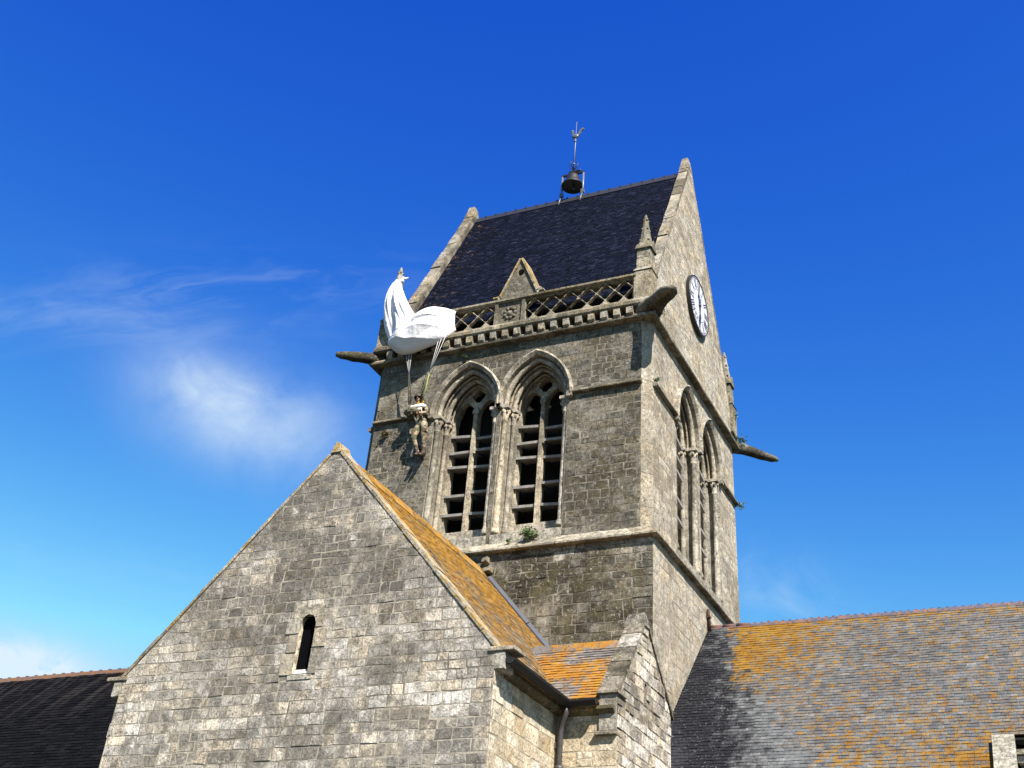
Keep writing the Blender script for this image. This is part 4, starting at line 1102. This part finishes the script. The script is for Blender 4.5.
c.prism([(.28, -4.185), (.02, -4.185), (.0, -4.12), (.28, -4.10)], 'x', KX+.28, NX1-.1, 0, .6)
part(c, 'eaves_cornice', MS['cream'], church)
c = MB(); gutter(c, (KX+.30, .02, -3.97), (NX1-.1, .02, -3.99), .085); part(c, 'gutter', PM['black_iron'], church)

# chancel, left of the transept
CX0 = -24
rf = MB(); S3 = (NY+.35)/cos(nang); CZ = -.50
def pc(u, s_, o=0): d = (S3-s_); return (u, NY-d*cos(nang)-o*sin(nang), CZ-d*sin(nang)+o*cos(nang))
slates(rf, [(CX0, 0), (-TW-OL, 0), (-TW-OL, S3), (CX0, S3)], pc, .13, .24)
rf.face([pc(CX0, 0, -.006), pc(-TW-OL, 0, -.006), pc(-TW-OL, S3, -.006), pc(CX0, S3, -.006)], 0, .3)
b2 = lambda p: (p[0], 2*NY-p[1], p[2])
rf.face([b2(pc(CX0, 0, 0)), b2(pc(-TW-OL, 0, 0)), b2(pc(-TW-OL, S3, 0)), b2(pc(CX0, S3, 0))], 0, .3)
croof = part(rf, 'chancel_roof', SL['chancel'], church)
rd = MB(); x = CX0
while x < -TW-OL-.1:
    L = .32
    rd.prism([(NY-.11, CZ-.09), (NY-.04, CZ+.035), (NY+.04, CZ+.035), (NY+.11, CZ-.09), (NY, CZ)], 'x', x+.005, x+L-.005, 0)
    rd.prism([(NY-.02, CZ+.04), (NY+.02, CZ+.04), (NY+.02, CZ+.065), (NY-.02, CZ+.065)], 'x', x+.03, x+.12, 1)
    x += L
rd.build('ridge_tiles', [PM['ridge_lichen'], PM['ridge_blue']], croof)
t = MB()
masonry(t, [(CX0, -8), (tx0, -8), (tx0, -4.1), (CX0, -4.1)], [], PF(-.1), (.2, .28), (.3, .55), mats=(1, 0))
t.box(CX0, -.08, ZG, -TW, 2*NY, -8.001, 0, .5); t.prism([(-.1, -8), (2*NY, -8), (2*NY, -4), (NY, CZ-.05), (-.1, -4)], 'x', CX0, CX0+.4, 0, .5)
part(t, 'chancel_wall', [MO['mid'], MS['transept']], church)

# ================================================================== clock on the gable
KY, KZ, KR = 3.50, 7.62, .78
clock = thing('clock', (0, KY, KZ), 'round white clock with black roman numerals high on the right tower gable', 'clock')
def disc(mb, r0, r1, x, mat=0, n=48, rnd=.5):
    for i in range(n):
        a, b = 2*pi*i/n, 2*pi*(i+1)/n
        P = lambda r, t_: (x, KY+r*sin(t_), KZ+r*cos(t_))
        if r0 > 0: mb.face([P(r0, a), P(r1, a), P(r1, b), P(r0, b)], mat, rnd)
        else: mb.face([P(0, 0), P(r1, a), P(r1, b)], mat, rnd)
c = MB(); n = 48
prof = [(KR-.005, .09), (KR-.005, .108), (KR+.02, .112), (KR+.03, .10), (KR+.03, -.0)]
V = [(xx, KY+r*sin(2*pi*i/n), KZ+r*cos(2*pi*i/n)) for i in range(n) for (r, xx) in prof]; m = len(prof)
c.shared(V, [(i*m+k, i*m+k+1, ((i+1) % n)*m+k+1, ((i+1) % n)*m+k) for i in range(n) for k in range(m-1)], 0, .5, False)
part(c, 'rim', PM['black'], clock)
c = MB(); disc(c, 0, KR, .098); part(c, 'dial', PM['white_dial'], clock)
c = MB(); disc(c, KR*.56, KR*.575, .102); part(c, 'inner_ring', PM['black'], clock)
c = MB(); disc(c, KR*.93, KR*.95, .102)
for i in range(60):
    a = 2*pi*i/60
    def q(r, s_): return (.102, KY+r*sin(a)+s_*cos(a), KZ+r*cos(a)-s_*sin(a))
    if i % 5: c.face([q(KR*.95, -.005), q(KR*.98, -.005), q(KR*.98, .005), q(KR*.95, .005)])
    else: c.face([q(KR*.94, -.012), q(KR*.985, -.012), q(KR*.985, .012), q(KR*.94, .012)])
part(c, 'minute_track', PM['black'], clock)
NUM = ['XII', 'I', 'II', 'III', 'IIII', 'V', 'VI', 'VII', 'VIII', 'IX', 'X', 'XI']
for i, s_ in enumerate(NUM):
    c = MB(); a = 2*pi*i/12; wds = {'I': .062, 'V': .125, 'X': .125}; tot = sum(wds[k] for k in s_); u = -tot/2
    # seen from the +X side the dial's right is +Y
    def q(uu, vv): r = KR*.755+vv; return (.103, KY+r*sin(a)+uu*cos(a), KZ+r*cos(a)-uu*sin(a))
    hh = .115
    for k in s_:
        wk = wds[k]; m_ = u+wk/2
        def stroke(u0, u1, t_): c.face([q(u0-t_, -hh), q(u0+t_, -hh), q(u1+t_, hh), q(u1-t_, hh)])
        if k == 'I': stroke(m_, m_,  .015)
        elif k == 'V': stroke(m_, m_-.045, .015); stroke(m_, m_+.045, .008)
        else: stroke(m_+.045, m_-.045, .015); stroke(m_-.045, m_+.045, .008)
        u += wk
    part(c, 'numeral', PM['black'], clock)
def hand(name, ang_, L, tail, wd, xx):
    c = MB()
    def q(u, r, x_): return (x_, KY+r*sin(ang_)+u*cos(ang_), KZ+r*cos(ang_)-u*sin(ang_))
    out = [(-wd*.6, -tail), (wd*.6, -tail), (wd*.5, L*.45), (wd*1.5, L*.62), (wd*.45, L*.78), (0, L), (-wd*.45, L*.78), (-wd*1.5, L*.62), (-wd*.5, L*.45)]
    c.shared([q(u, r, xx) for (u, r) in out] + [q(u, r, xx+.012) for (u, r) in out], [tuple(range(9)), tuple(range(9, 18))] + [(i, (i+1) % 9, 9+(i+1) % 9, 9+i) for i in range(9)], 0, .5, False)
    return part(c, name, PM['blue_steel'], clock)
hand('minute_hand', R(184), .62, .20, .036, .130); hand('hour_hand', R(-10), .42, .12, .040, .112)
c = MB(); c.tube([(.098, KY, KZ), (.15, KY, KZ)], .045, 10, 0); part(c, 'hub', PM['blue_steel'], clock)

# ================================================================== bell, its frame and the weathercock on the ridge
BXc, BY = -3.59, TD/2; RTOP = RZ
fr = thing('iron_bellcote', (BXc, BY, RTOP), 'open iron bellcote of two grey posts and a crossbar on the tower roof ridge', 'bellcote')
for xx in (-3.93, -3.26):
    p = MB(); p.tube([(xx, BY, RTOP-.1), (xx, BY, RTOP+.93)], .032, 8, 0); p.box(xx-.05, BY-.05, RTOP+.12, xx+.05, BY+.05, RTOP+.26, 0, None, .01)
    p.tube([(xx, BY-.18, RTOP-.30), (xx, BY-.10, RTOP-.06), (xx, BY, RTOP+.18)], .022, 6, 0)
    part(p, 'post', PM['zinc'], fr)
p = MB(); p.box(-3.96, BY-.03, RTOP+.90, -3.23, BY+.03, RTOP+.955, 0)
p.tube([(-3.93, BY, RTOP+.93), (-3.80, BY, RTOP+.88), (-3.76, BY, RTOP+.80)], .02, 6, 0)
part(p, 'crossbar', PM['zinc_dark'], fr)
p = MB(); p.box(BXc-.13, BY-.05, RTOP+.955, BXc+.16, BY+.05, RTOP+1.05, 0, None, .015)
p.tube([(BXc+.16, BY, RTOP+1.0), (BXc+.24, BY, RTOP+1.05)], .03, 6, 0)
part(p, 'headstock', PM['bronze'], fr)
bell = thing('bell', (BXc, BY, RTOP+.5), 'dark bronze bell hanging in the iron frame on the tower ridge', 'bell')
p = MB(); zb = RTOP+.44
p.lathe([(.30, zb+.02), (.335, zb), (.33, zb+.04), (.26, zb+.14), (.21, zb+.26), (.185, zb+.38), (.15, zb+.43), (.06, zb+.455), (.05, zb+.52)], BXc, BY, 24, 0, .5)
part(p, 'bell_body', PM['bronze'], bell)
p = MB(); p.tube([(BXc, BY, zb+.3), (BXc+.03, BY, zb-.02)], .015, 6, 0); p.ball((BXc+.04, BY, zb-.05), .05, 8, 0); part(p, 'clapper', PM['zinc_dark'], bell)
wc = thing('weathercock', (BXc, BY, RTOP+1.05), 'metal cockerel weathervane on a tall thin rod above the bell', 'weathervane')
p = MB(); top = Vector((BXc+.02, BY, 15.12-.02)); b0 = Vector((BXc-.0, BY, RTOP+1.05))
p.tube([b0, b0.lerp(top, .5), top], [.024, .019, .012], 8, 0)
for z_, r_ in ((13.38, .045), (14.30, .05)): p.ball((BXc, BY, z_), r_, 8, 0)
part(p, 'rod', PM['zinc'], wc)
p = MB()
for sgn in (-1, 1):
    p.tube([(BXc, BY, 13.16), (BXc+sgn*.05, BY, 13.20), (BXc+sgn*.10, BY, 13.27), (BXc+sgn*.16, BY, 13.40)], [.018, .016, .014, .01], 6, 0)
p.tube([(BXc, BY-.0, 13.16), (BXc-.02, BY-.12, 13.24), (BXc-.02, BY-.2, 13.36)], [.018, .014, .01], 6, 0)
part(p, 'scrollwork', PM['zinc_dark'], wc)
p = MB()
# cockerel silhouette with real thickness: head left, tail sweeping right
cz = 14.50; ck = [(-.20, .24), (-.16, .30), (-.12, .34), (-.08, .30), (-.085, .22), (-.05, .12), (.02, .06), (.10, .08), (.16, .17), (.22, .30), (.30, .37), (.40, .38), (.44, .32), (.43, .26), (.36, .28), (.30, .22), (.25, .08), (.16, -.04), (.06, -.10), (.03, -.18), (-.03, -.18), (-.03, -.10), (-.10, -.05), (-.15, .04), (-.16, .14), (-.17, .20)]
ck = [(x_*.66, z_*.75) for (x_, z_) in ck]
p.plate([(BXc+x_, cz+z_) for (x_, z_) in ck], [], lambda u, v, d: (u, d, v), BY-.02, BY+.02, 0, .5)
p.ball((BXc, BY, cz+.0), .10, 10, 0, .5, (1.2, .45, .9)); p.ball((BXc-.11, BY, cz+.235), .05, 8, 0, .5, (1, .6, 1))
part(p, 'cockerel', PM['zinc'], wc)

# ================================================================== parachute draped on the left corner
para = thing('parachute', (-6.2, -.3, 5.6), 'white parachute canopy snagged over the left pinnacle and balustrade of the tower', 'parachute')
def cloth_patch(left, right, base_y, bulge, folds, nu=80, nv=72, seed=0, side=0.0):
    """cloth between two edge curves (x,z,y offset); bulges outward, with folds"""
    def samp(C, f):
        k = f*(len(C)-1); i = min(int(k), len(C)-2); t_ = k-i
        p0, p1, p2, p3 = C[max(i-1, 0)], C[i], C[i+1], C[min(i+2, len(C)-1)]
        return [.5*((2*p1[j])+(-p0[j]+p2[j])*t_+(2*p0[j]-5*p1[j]+4*p2[j]-p3[j])*t_*t_+(-p0[j]+3*p1[j]-3*p2[j]+p3[j])*t_**3) for j in range(3)]
    V = []
    for j in range(nv+1):
        fv = j/nv; a, b = samp(left, fv), samp(right, fv)
        for i in range(nu+1):
            fu = i/nu; x_ = a[0]+(b[0]-a[0])*fu; z_ = a[1]+(b[1]-a[1])*fu; yo = a[2]+(b[2]-a[2])*fu
            prof = (sin(pi*fu)**.55)*(max(0, sin(pi*min(1, fv*.96+.02)))**.5)
            d = bulge*prof + folds(fu, fv)*prof + .02*mnoise.noise(Vector((x_*3, z_*3, seed))) + .009*abs(mnoise.noise(Vector((x_*7+z_*3, z_*6-x_*2, seed+5)))) + .003*mnoise.noise(Vector((x_*16, z_*13, seed)))
            V.append((x_-side*d, base_y+yo-d, z_))
    W1 = nu+1; F = [(j*W1+i, j*W1+i+1, (j+1)*W1+i+1, (j+1)*W1+i) for j in range(nv) for i in range(nu)]
    nV = len(V); V2 = [(x_, y_+.02, z_) for (x_, y_, z_) in V]
    F2 = [tuple(nV+k for k in reversed(f_)) for f_ in F]
    rim = [i for i in range(nu+1)] + [(j*W1+nu) for j in range(1, nv+1)] + [nv*W1+i for i in range(nu-1, -1, -1)] + [j*W1 for j in range(nv-1, 0, -1)]
    F3 = [(rim[k], nV+rim[k], nV+rim[(k+1) % len(rim)], rim[(k+1) % len(rim)]) for k in range(len(rim))]
    mb = MB(); mb.shared(V+V2, F+F2+F3, 0, .5, True); return mb
# upper lobe hanging from the pinnacle (edges run from the tie at the top downwards)
LA = [(-6.75, 7.42, .0), (-6.85, 7.24, .0), (-6.92, 7.0, 0), (-6.95, 6.70, 0), (-6.91, 6.38, 0), (-6.82, 6.0, 0), (-6.65, 5.66, 0), (-6.53, 5.54, 0)]
RA_ = [(-6.56, 7.36, -.04), (-6.48, 7.15, -.06), (-6.38, 6.92, -.08), (-6.23, 6.64, -.10), (-6.08, 6.38, -.10), (-5.94, 6.14, -.10), (-6.06, 5.86, -.1), (-6.32, 5.60, -.06)]
up_ = cloth_patch(LA, RA_, -.24, .15, lambda u, v: .04*sin(u*9+3*v)*(.4+v)+.022*sin(u*21+5*v)+.014*sin(u*37-4*v), seed=1, side=.0)
part(up_, 'upper_lobe', PM['silk'], para)
# lower lobe billowing over the balustrade (edges run left end -> right end)
TOPE = [(-6.50, 5.42, -.02), (-6.30, 5.72, -.04), (-6.12, 5.96, -.02), (-5.96, 6.05, .06), (-5.78, 6.22, .02), (-5.48, 6.30, .03), (-5.18, 6.26, .10), (-4.90, 6.17, .20)]
BOTE = [(-6.50, 5.34, -.02), (-6.27, 5.14, 0), (-6.04, 5.05, 0), (-5.69, 5.08, .0), (-5.38, 5.17, .02), (-5.06, 5.32, .06), (-4.84, 5.62, .18)]
def low_folds(u, v):
    a_ = abs(sin(u*5.2+v*3.2+.3))**.6; b_ = abs(sin(u*11-v*7+1.1))**.7; c_ = sin(14*(u*.6+v))
    ang_ = math.atan2(v, u-.30); ds_ = math.hypot(v*.7, u-.30)
    rad_ = .05*abs(sin(ang_*4.5+.4))**.6*math.exp(-ds_*1.1)*min(1, ds_*6)
    return rad_ + .05*a_*(1.15-v*.7) - .05*b_*(.3+v) + .014*c_ - .05*math.exp(-((u-.16-.35*v)/.05)**2)*(1-v*.4)
low = cloth_patch(TOPE, BOTE, -.36, .34, low_folds, seed=2)
part(low, 'lower_lobe', PM['silk'], para)
k = MB()   # knotted end tied round the pinnacle
k.tube([(-6.62, -.20, 7.38), (-6.60, -.15, 7.46), (-6.62, -.10, 7.52)], [.05, .05, .03], 8, 0); k.tube([(-6.66, -.16, 7.48), (-6.58, -.14, 7.55), (-6.52, -.12, 7.53), (-6.46, -.12, 7.56)], [.03, .045, .03, .01], 6, 0)
k.tube([(-6.74, -.27, 7.36), (-6.68, -.29, 7.40), (-6.60, -.27, 7.40), (-6.54, -.20, 7.40)], .03, 8, 0)
part(k, 'tied_end', PM['silk'], para)
LTOPS = [(-6.02, -.36, 5.12), (-5.93, -.38, 5.12), (-5.86, -.36, 5.13)]; RTOPS = [(-5.16, -.36, 5.34), (-5.08, -.36, 5.38), (-4.98, -.34, 5.44)]
LR, RR = Vector((-5.86, -.34, 4.50)), Vector((-5.32, -.34, 4.42))
for tops, e in ((LTOPS, LR), (RTOPS, RR)):
    for tp in tops:
        c = MB(); a = Vector(tp); q = a.lerp(e, .5)+Vector((0, .0, -.03)); c.tube([a, q, e], .007, 6, 0); part(c, 'suspension_line', PM['cord'], para)
SHL, SHR = Vector((-5.46, -.42, 3.50)), Vector((-5.10, -.42, 3.50))
SWL, SWR = Vector((-5.74, -.30, 3.70)), Vector((-5.45, -.30, 3.71))
for a, b, m in ((LR, SWL, 'dark_strap'), (RR, SWR, 'green_strap')):
    for dx in (-.02, .03):
        c = MB(); d = Vector((dx, 0, 0)); mid_ = a.lerp(b, .5)+d
        c.tube([a+d*.3, mid_, b+d], [.010, .016, .018], 6, 0); part(c, 'riser_strap', PM[m if dx > 0 else 'dark_strap'], para)
# ================================================================== the dummy paratrooper
def skin_mesh(name, verts, edges, radii, mat, parent, sub=2, root=0):
    me = bpy.data.meshes.new(name+'_cage'); me.from_pydata([tuple(v) for v in verts], edges, [])
    o = bpy.data.objects.new(name+'_cage', me); col.objects.link(o)
    sk = o.modifiers.new('skin', 'SKIN'); sk.use_smooth_shade = True
    for i, r_ in enumerate(radii):
        d = me.skin_vertices[0].data[i]; d.radius = r_ if isinstance(r_, tuple) else (r_, r_); d.use_root = (i == root)
    ss = o.modifiers.new('sub', 'SUBSURF'); ss.levels = sub; ss.render_levels = sub
    dg = bpy.context.evaluated_depsgraph_get(); ev = o.evaluated_get(dg)
    out = bpy.data.meshes.new_from_object(ev, depsgraph=dg); out.name = name
    bpy.data.objects.remove(o); bpy.data.meshes.remove(me)
    out.materials.clear()
    for m_ in (mat if isinstance(mat, list) else [mat]): out.materials.append(m_)
    out.polygons.foreach_set('use_smooth', [True]*len(out.polygons))
    ob = bpy.data.objects.new(name, out); col.objects.link(ob)
    if parent: attach(ob, parent)
    return ob
man = thing('person', (-5.10, -.40, 1.82), 'paratrooper mannequin in camouflage and brown helmet hanging from white parachute on tower wall', 'person')
J = dict(pel=(-5.13, -.36, 2.86), wai=(-5.18, -.37, 3.05), che=(-5.23, -.38, 3.28), shc=(-5.25, -.38, 3.44), nec=(-5.26, -.40, 3.52), chin=(-5.265, -.43, 3.58), head=(-5.27, -.42, 3.68), crown=(-5.275, -.41, 3.75),
         shl=(-5.46, -.38, 3.42), ell=(-5.56, -.46, 3.17), wrl=(-5.42, -.62, 3.10), hal=(-5.36, -.66, 3.10),
         shr=(-5.04, -.38, 3.40), elr=(-4.96, -.45, 3.14), wrr=(-5.06, -.62, 3.06), har=(-5.11, -.66, 3.06),
         hil=(-5.24, -.36, 2.80), knl=(-5.30, -.50, 2.40), anl=(-5.20, -.34, 1.99), tol=(-5.17, -.42, 1.86),
         hir=(-5.03, -.36, 2.80), knr=(-4.97, -.50, 2.38), anr=(-5.04, -.32, 1.96), tor=(-5.03, -.42, 1.83))
ks = list(J); ix = {k_: i for i, k_ in enumerate(ks)}
ed = [('pel', 'wai'), ('wai', 'che'), ('che', 'shc'), ('shc', 'nec'), ('nec', 'chin'), ('chin', 'head'), ('head', 'crown'), ('shc', 'shl'), ('shl', 'ell'), ('ell', 'wrl'), ('wrl', 'hal'), ('shc', 'shr'), ('shr', 'elr'), ('elr', 'wrr'), ('wrr', 'har'),
      ('pel', 'hil'), ('hil', 'knl'), ('knl', 'anl'), ('anl', 'tol'), ('pel', 'hir'), ('hir', 'knr'), ('knr', 'anr'), ('anr', 'tor')]
rad = dict(pel=.15, wai=.135, che=.155, shc=.13, nec=.06, chin=.075, head=.098, crown=.075, shl=.082, ell=.062, wrl=.042, hal=.042, shr=.082, elr=.062, wrr=.042, har=.042, hil=.115, knl=.085, anl=.06, tol=.045, hir=.115, knr=.085, anr=.06, tor=.045)
body = skin_mesh('body', [J[k_] for k_ in ks], [(ix[a], ix[b]) for a, b in ed], [rad[k_] for k_ in ks], [PM['camo'], PM['skin']], man)
for p_f in body.data.polygons:
    c_ = p_f.center
    if c_.z > 3.505 and abs(c_.x+5.265) < .16: p_f.material_index = 1
    elif (c_ - Vector(J['hal'])).length < .06 or (c_ - Vector(J['har'])).length < .06: p_f.material_index = 1
def on_man(mb, name, m, label=None): return part(mb, name, PM[m], man, label)
hx, hy, hz = J['head']
f_ = MB(); f_.ball((hx+.02, hy-.105, hz-.015), .020, 8, 0, .5, (.8, 1.1, 1.4)); on_man(f_, 'nose', 'skin')
for ex_ in (-.09, .095): f_ = MB(); f_.ball((hx+ex_, hy, hz-.01), .028, 8, 0, .5, (.5, 1, 1.3)); on_man(f_, 'ear', 'skin')
for sx_ in (-1, 1): f_ = MB(); f_.ball((hx+.015+sx_*.036, hy-.092, hz+.012), .012, 8, 0, .5); on_man(f_, 'eye', 'black')
f_ = MB(); f_.ball((hx+.015, hy-.094, hz-.062), .022, 8, 0, .5, (1.1, .5, .35)); on_man(f_, 'mouth', 'boot')
h_ = MB(); V = []; F = []; nr_, ns_ = 7, 18
for i in range(nr_+1):
    a = (pi*.54)*i/nr_
    for k_ in range(ns_):
        b = 2*pi*k_/ns_; rr_ = .132*(1+.03*(i == nr_)); V.append((hx-.003+rr_*sin(a)*cos(b), hy+.01+rr_*1.12*sin(a)*sin(b), hz+.045+.125*cos(a)))
for i in range(nr_):
    for k_ in range(ns_): F.append((i*ns_+k_, (i+1)*ns_+k_, (i+1)*ns_+(k_+1) % ns_, i*ns_+(k_+1) % ns_))
h_.shared(V, F, 0, .5, True)
h_.tube([(hx+.136*cos(2*pi*k_/18), hy+.01+.152*sin(2*pi*k_/18), hz+.028) for k_ in range(19)], .006, 6, 0, .5, False)
hel = on_man(h_, 'helmet', 'helmet')
s_ = MB(); s_.tube([(hx-.11, hy-.02, hz+.0), (hx-.07, hy-.07, hz-.10), (hx+.0, hy-.09, hz-.125), (hx+.07, hy-.07, hz-.10), (hx+.115, hy-.02, hz)], .010, 6, 0); s_.build('chin_strap', PM['dark_strap'], hel)
v_ = MB()   # yellow life-vest collar
v_.tube([(-5.30, -.47, 3.43), (-5.24, -.52, 3.44), (-5.17, -.52, 3.47), (-5.12, -.48, 3.52), (-5.10, -.42, 3.54)], [.02, .04, .055, .055, .03], 10, 0)
on_man(v_, 'life_vest', 'yellow')
v_ = MB()   # white scarf / harness pads across the shoulders
V = []; nn = 16
v_.tube([(-5.52, -.44, 3.32), (-5.44, -.51, 3.35), (-5.32, -.54, 3.34), (-5.20, -.55, 3.33), (-5.08, -.53, 3.35), (-4.98, -.46, 3.34)], [.04, .07, .075, .08, .075, .04], 12, 0)
v_.tube([(-5.40, -.52, 3.27), (-5.24, -.55, 3.24), (-5.08, -.52, 3.26)], [.05, .06, .05], 10, 0)
on_man(v_, 'neck_scarf', 'scarf')
v_ = MB()   # reserve pack on the belly, carried to the left
v_.ball((-5.38, -.60, 3.19), .2, 18, 0, .5, (1.18, .62, .62)); v_.box(-5.42, -.745, 3.12, -5.34, -.70, 3.27, 0, None, .01)
pk = on_man(v_, 'chest_pack', 'olive')
v_ = MB(); v_.tube([(-5.60, -.61, 3.20), (-5.5, -.70, 3.20), (-5.38, -.735, 3.2), (-5.26, -.70, 3.19), (-5.17, -.6, 3.18)], .016, 6, 0); v_.build('pack_strap', PM['dark_strap'], pk)
for (sh, hi_) in ((SHL, Vector((-5.26, -.50, 2.92))), (SHR, Vector((-5.04, -.50, 2.92)))):
    v_ = MB(); v_.tube([sh, sh+Vector((0, -.10, -.06)), sh.lerp(hi_, .5)+Vector((0, -.10, 0)), hi_], .020, 6, 0); on_man(v_, 'harness_strap', 'webbing')
for (h0, kn) in (('hil', 'knl'), ('hir', 'knr')):   # cargo pockets
    a, b = Vector(J[h0]), Vector(J[kn]); c_ = a.lerp(b, .55); sx_ = -1 if h0 == 'hil' else 1
    v_ = MB(); v_.box(c_.x+sx_*.07-.05, c_.y-.12, c_.z-.10, c_.x+sx_*.07+.055, c_.y+.0, c_.z+.09, 0, None, .025); on_man(v_, 'pocket', 'camo')
for (an, to) in (('anl', 'tol'), ('anr', 'tor')):
    a, b = Vector(J[an]), Vector(J[to]); d = (b-a)
    v_ = MB(); v_.tube([a+Vector((0, -.01, .17)), a+Vector((0, 0, .06)), a+Vector((0, .01, -.03)), a+d*.6, b+d*.25+Vector((0, -.06, 0)), b+d*.3+Vector((0, -.12, 0))], [.078, .072, .078, .066, .056, .025], 12, 0)
    v_.box(a.x-.035, a.y-.02, a.z-.11, a.x+.035, a.y+.06, a.z-.05, 0, None, .01)
    on_man(v_, 'boot', 'boot')
# hands: palm is the end of the arm; five bent fingers closed on the pack
for (wr, ha, sx_) in (('wrl', 'hal', 1), ('wrr', 'har', -1)):
    w_, h0 = Vector(J[wr]), Vector(J[ha]); d = (h0-w_).normalized(); side_ = Vector((0, 0, 1))
    v_ = MB()
    for k_ in range(4):
        b0 = h0+d*.015+side_*(.026-.017*k_); L_ = (.052, .060, .056, .044)[k_]
        v_.tube([b0, b0+d*L_*.6+Vector((0, .004, 0)), b0+d*L_+Vector((0, .028, 0)), b0+d*L_*.9+Vector((0, .05, -.003))], [.0095, .0090, .0085, .006], 8, 0)
    b0 = w_+side_*.02+d*.02; v_.tube([b0, b0+side_*.035+d*.02, b0+side_*.045+d*.05, b0+side_*.035+d*.07+Vector((0, .015, 0))], [.012, .011, .010, .007], 8, 0)
    on_man(v_, 'fingers', 'skin')

man.location = (-5.37, -.165, 2.40); man.scale = (.8, .8, .8); man.rotation_euler = (0, R(-3.5), 0)
# ================================================================== plants on the ledges
def plant(x, y, z, r, n, label, mat='leaf', drop=0.0, group='plants growing on the tower ledges'):
    p = MB(); rg = random.Random(int((x*31+z*17)*100))
    stems = []
    for k_ in range(max(4, n//14)):
        d = Vector((rg.uniform(-1, 1), rg.uniform(-1, .3), rg.uniform(.3, 1.2)-drop)).normalized()*r*rg.uniform(.6, 1.1); stems.append(d)
        p.tube([(x, y, z), Vector((x, y, z))+d*.5+Vector((0, 0, .02)), Vector((x, y, z))+d], [.006, .005, .003], 4, 0)
    for k_ in range(n):
        s0 = rg.choice(stems)*rg.uniform(.3, 1.05); c = Vector((x, y, z))+s0+Vector((rg.gauss(0, 1), rg.gauss(0, 1), rg.gauss(0, 1)))*r*.22
        a = Vector((rg.gauss(0, 1), rg.gauss(0, 1), rg.gauss(0, 1))).normalized(); b = a.cross(Vector((rg.gauss(0, 1), rg.gauss(0, 1), rg.gauss(0, 1)))).normalized(); L = rg.uniform(.025, .05)*(.6+r*1.6)
        p.face([c-a*L, c+b*L*.4, c+a*L, c-b*L*.4], 0)
    o = p.build('ledge_plant', PM[mat]); o.location = (x, y, z)
    for v in o.data.vertices: v.co -= Vector((x, y, z))
    return tag(o, label, 'plant', group)
plant(-2.52, -.12, .19, .22, 260, 'bushy green plant on the sill string below the right belfry window')
plant(-2.98, -.16, .14, .07, 50, 'tiny green tuft on the sill string between the belfry windows')
plant(.12, TD+.02, 5.26, .24, 170, 'largest trailing green plant at the root of the right rear gargoyle', drop=.3)
plant(.10, .22, 5.20, .17, 140, 'dark green tuft where the front right gargoyle meets the clock gable')
plant(.05, TD-.0, 6.05, .17, 100, 'green tuft high on the rear right pinnacle above the gargoyle plant')
plant(.06, .26, 3.58, .09, 70, 'small green tuft at the end of the mid string beside the tower corner')
plant(.05, TD-.12, 3.45, .22, 120, 'green plant hanging from the mid string on the far right tower edge', drop=.6)
plant(-6.42, -.04, 3.12, .13, 120, 'rusty brown moss clump on tower wall left of the paratrooper mannequin', 'moss', .4)
plant(-4.55, -.08, 4.86, .07, 50, 'small green tuft on the wall above the left belfry arch')
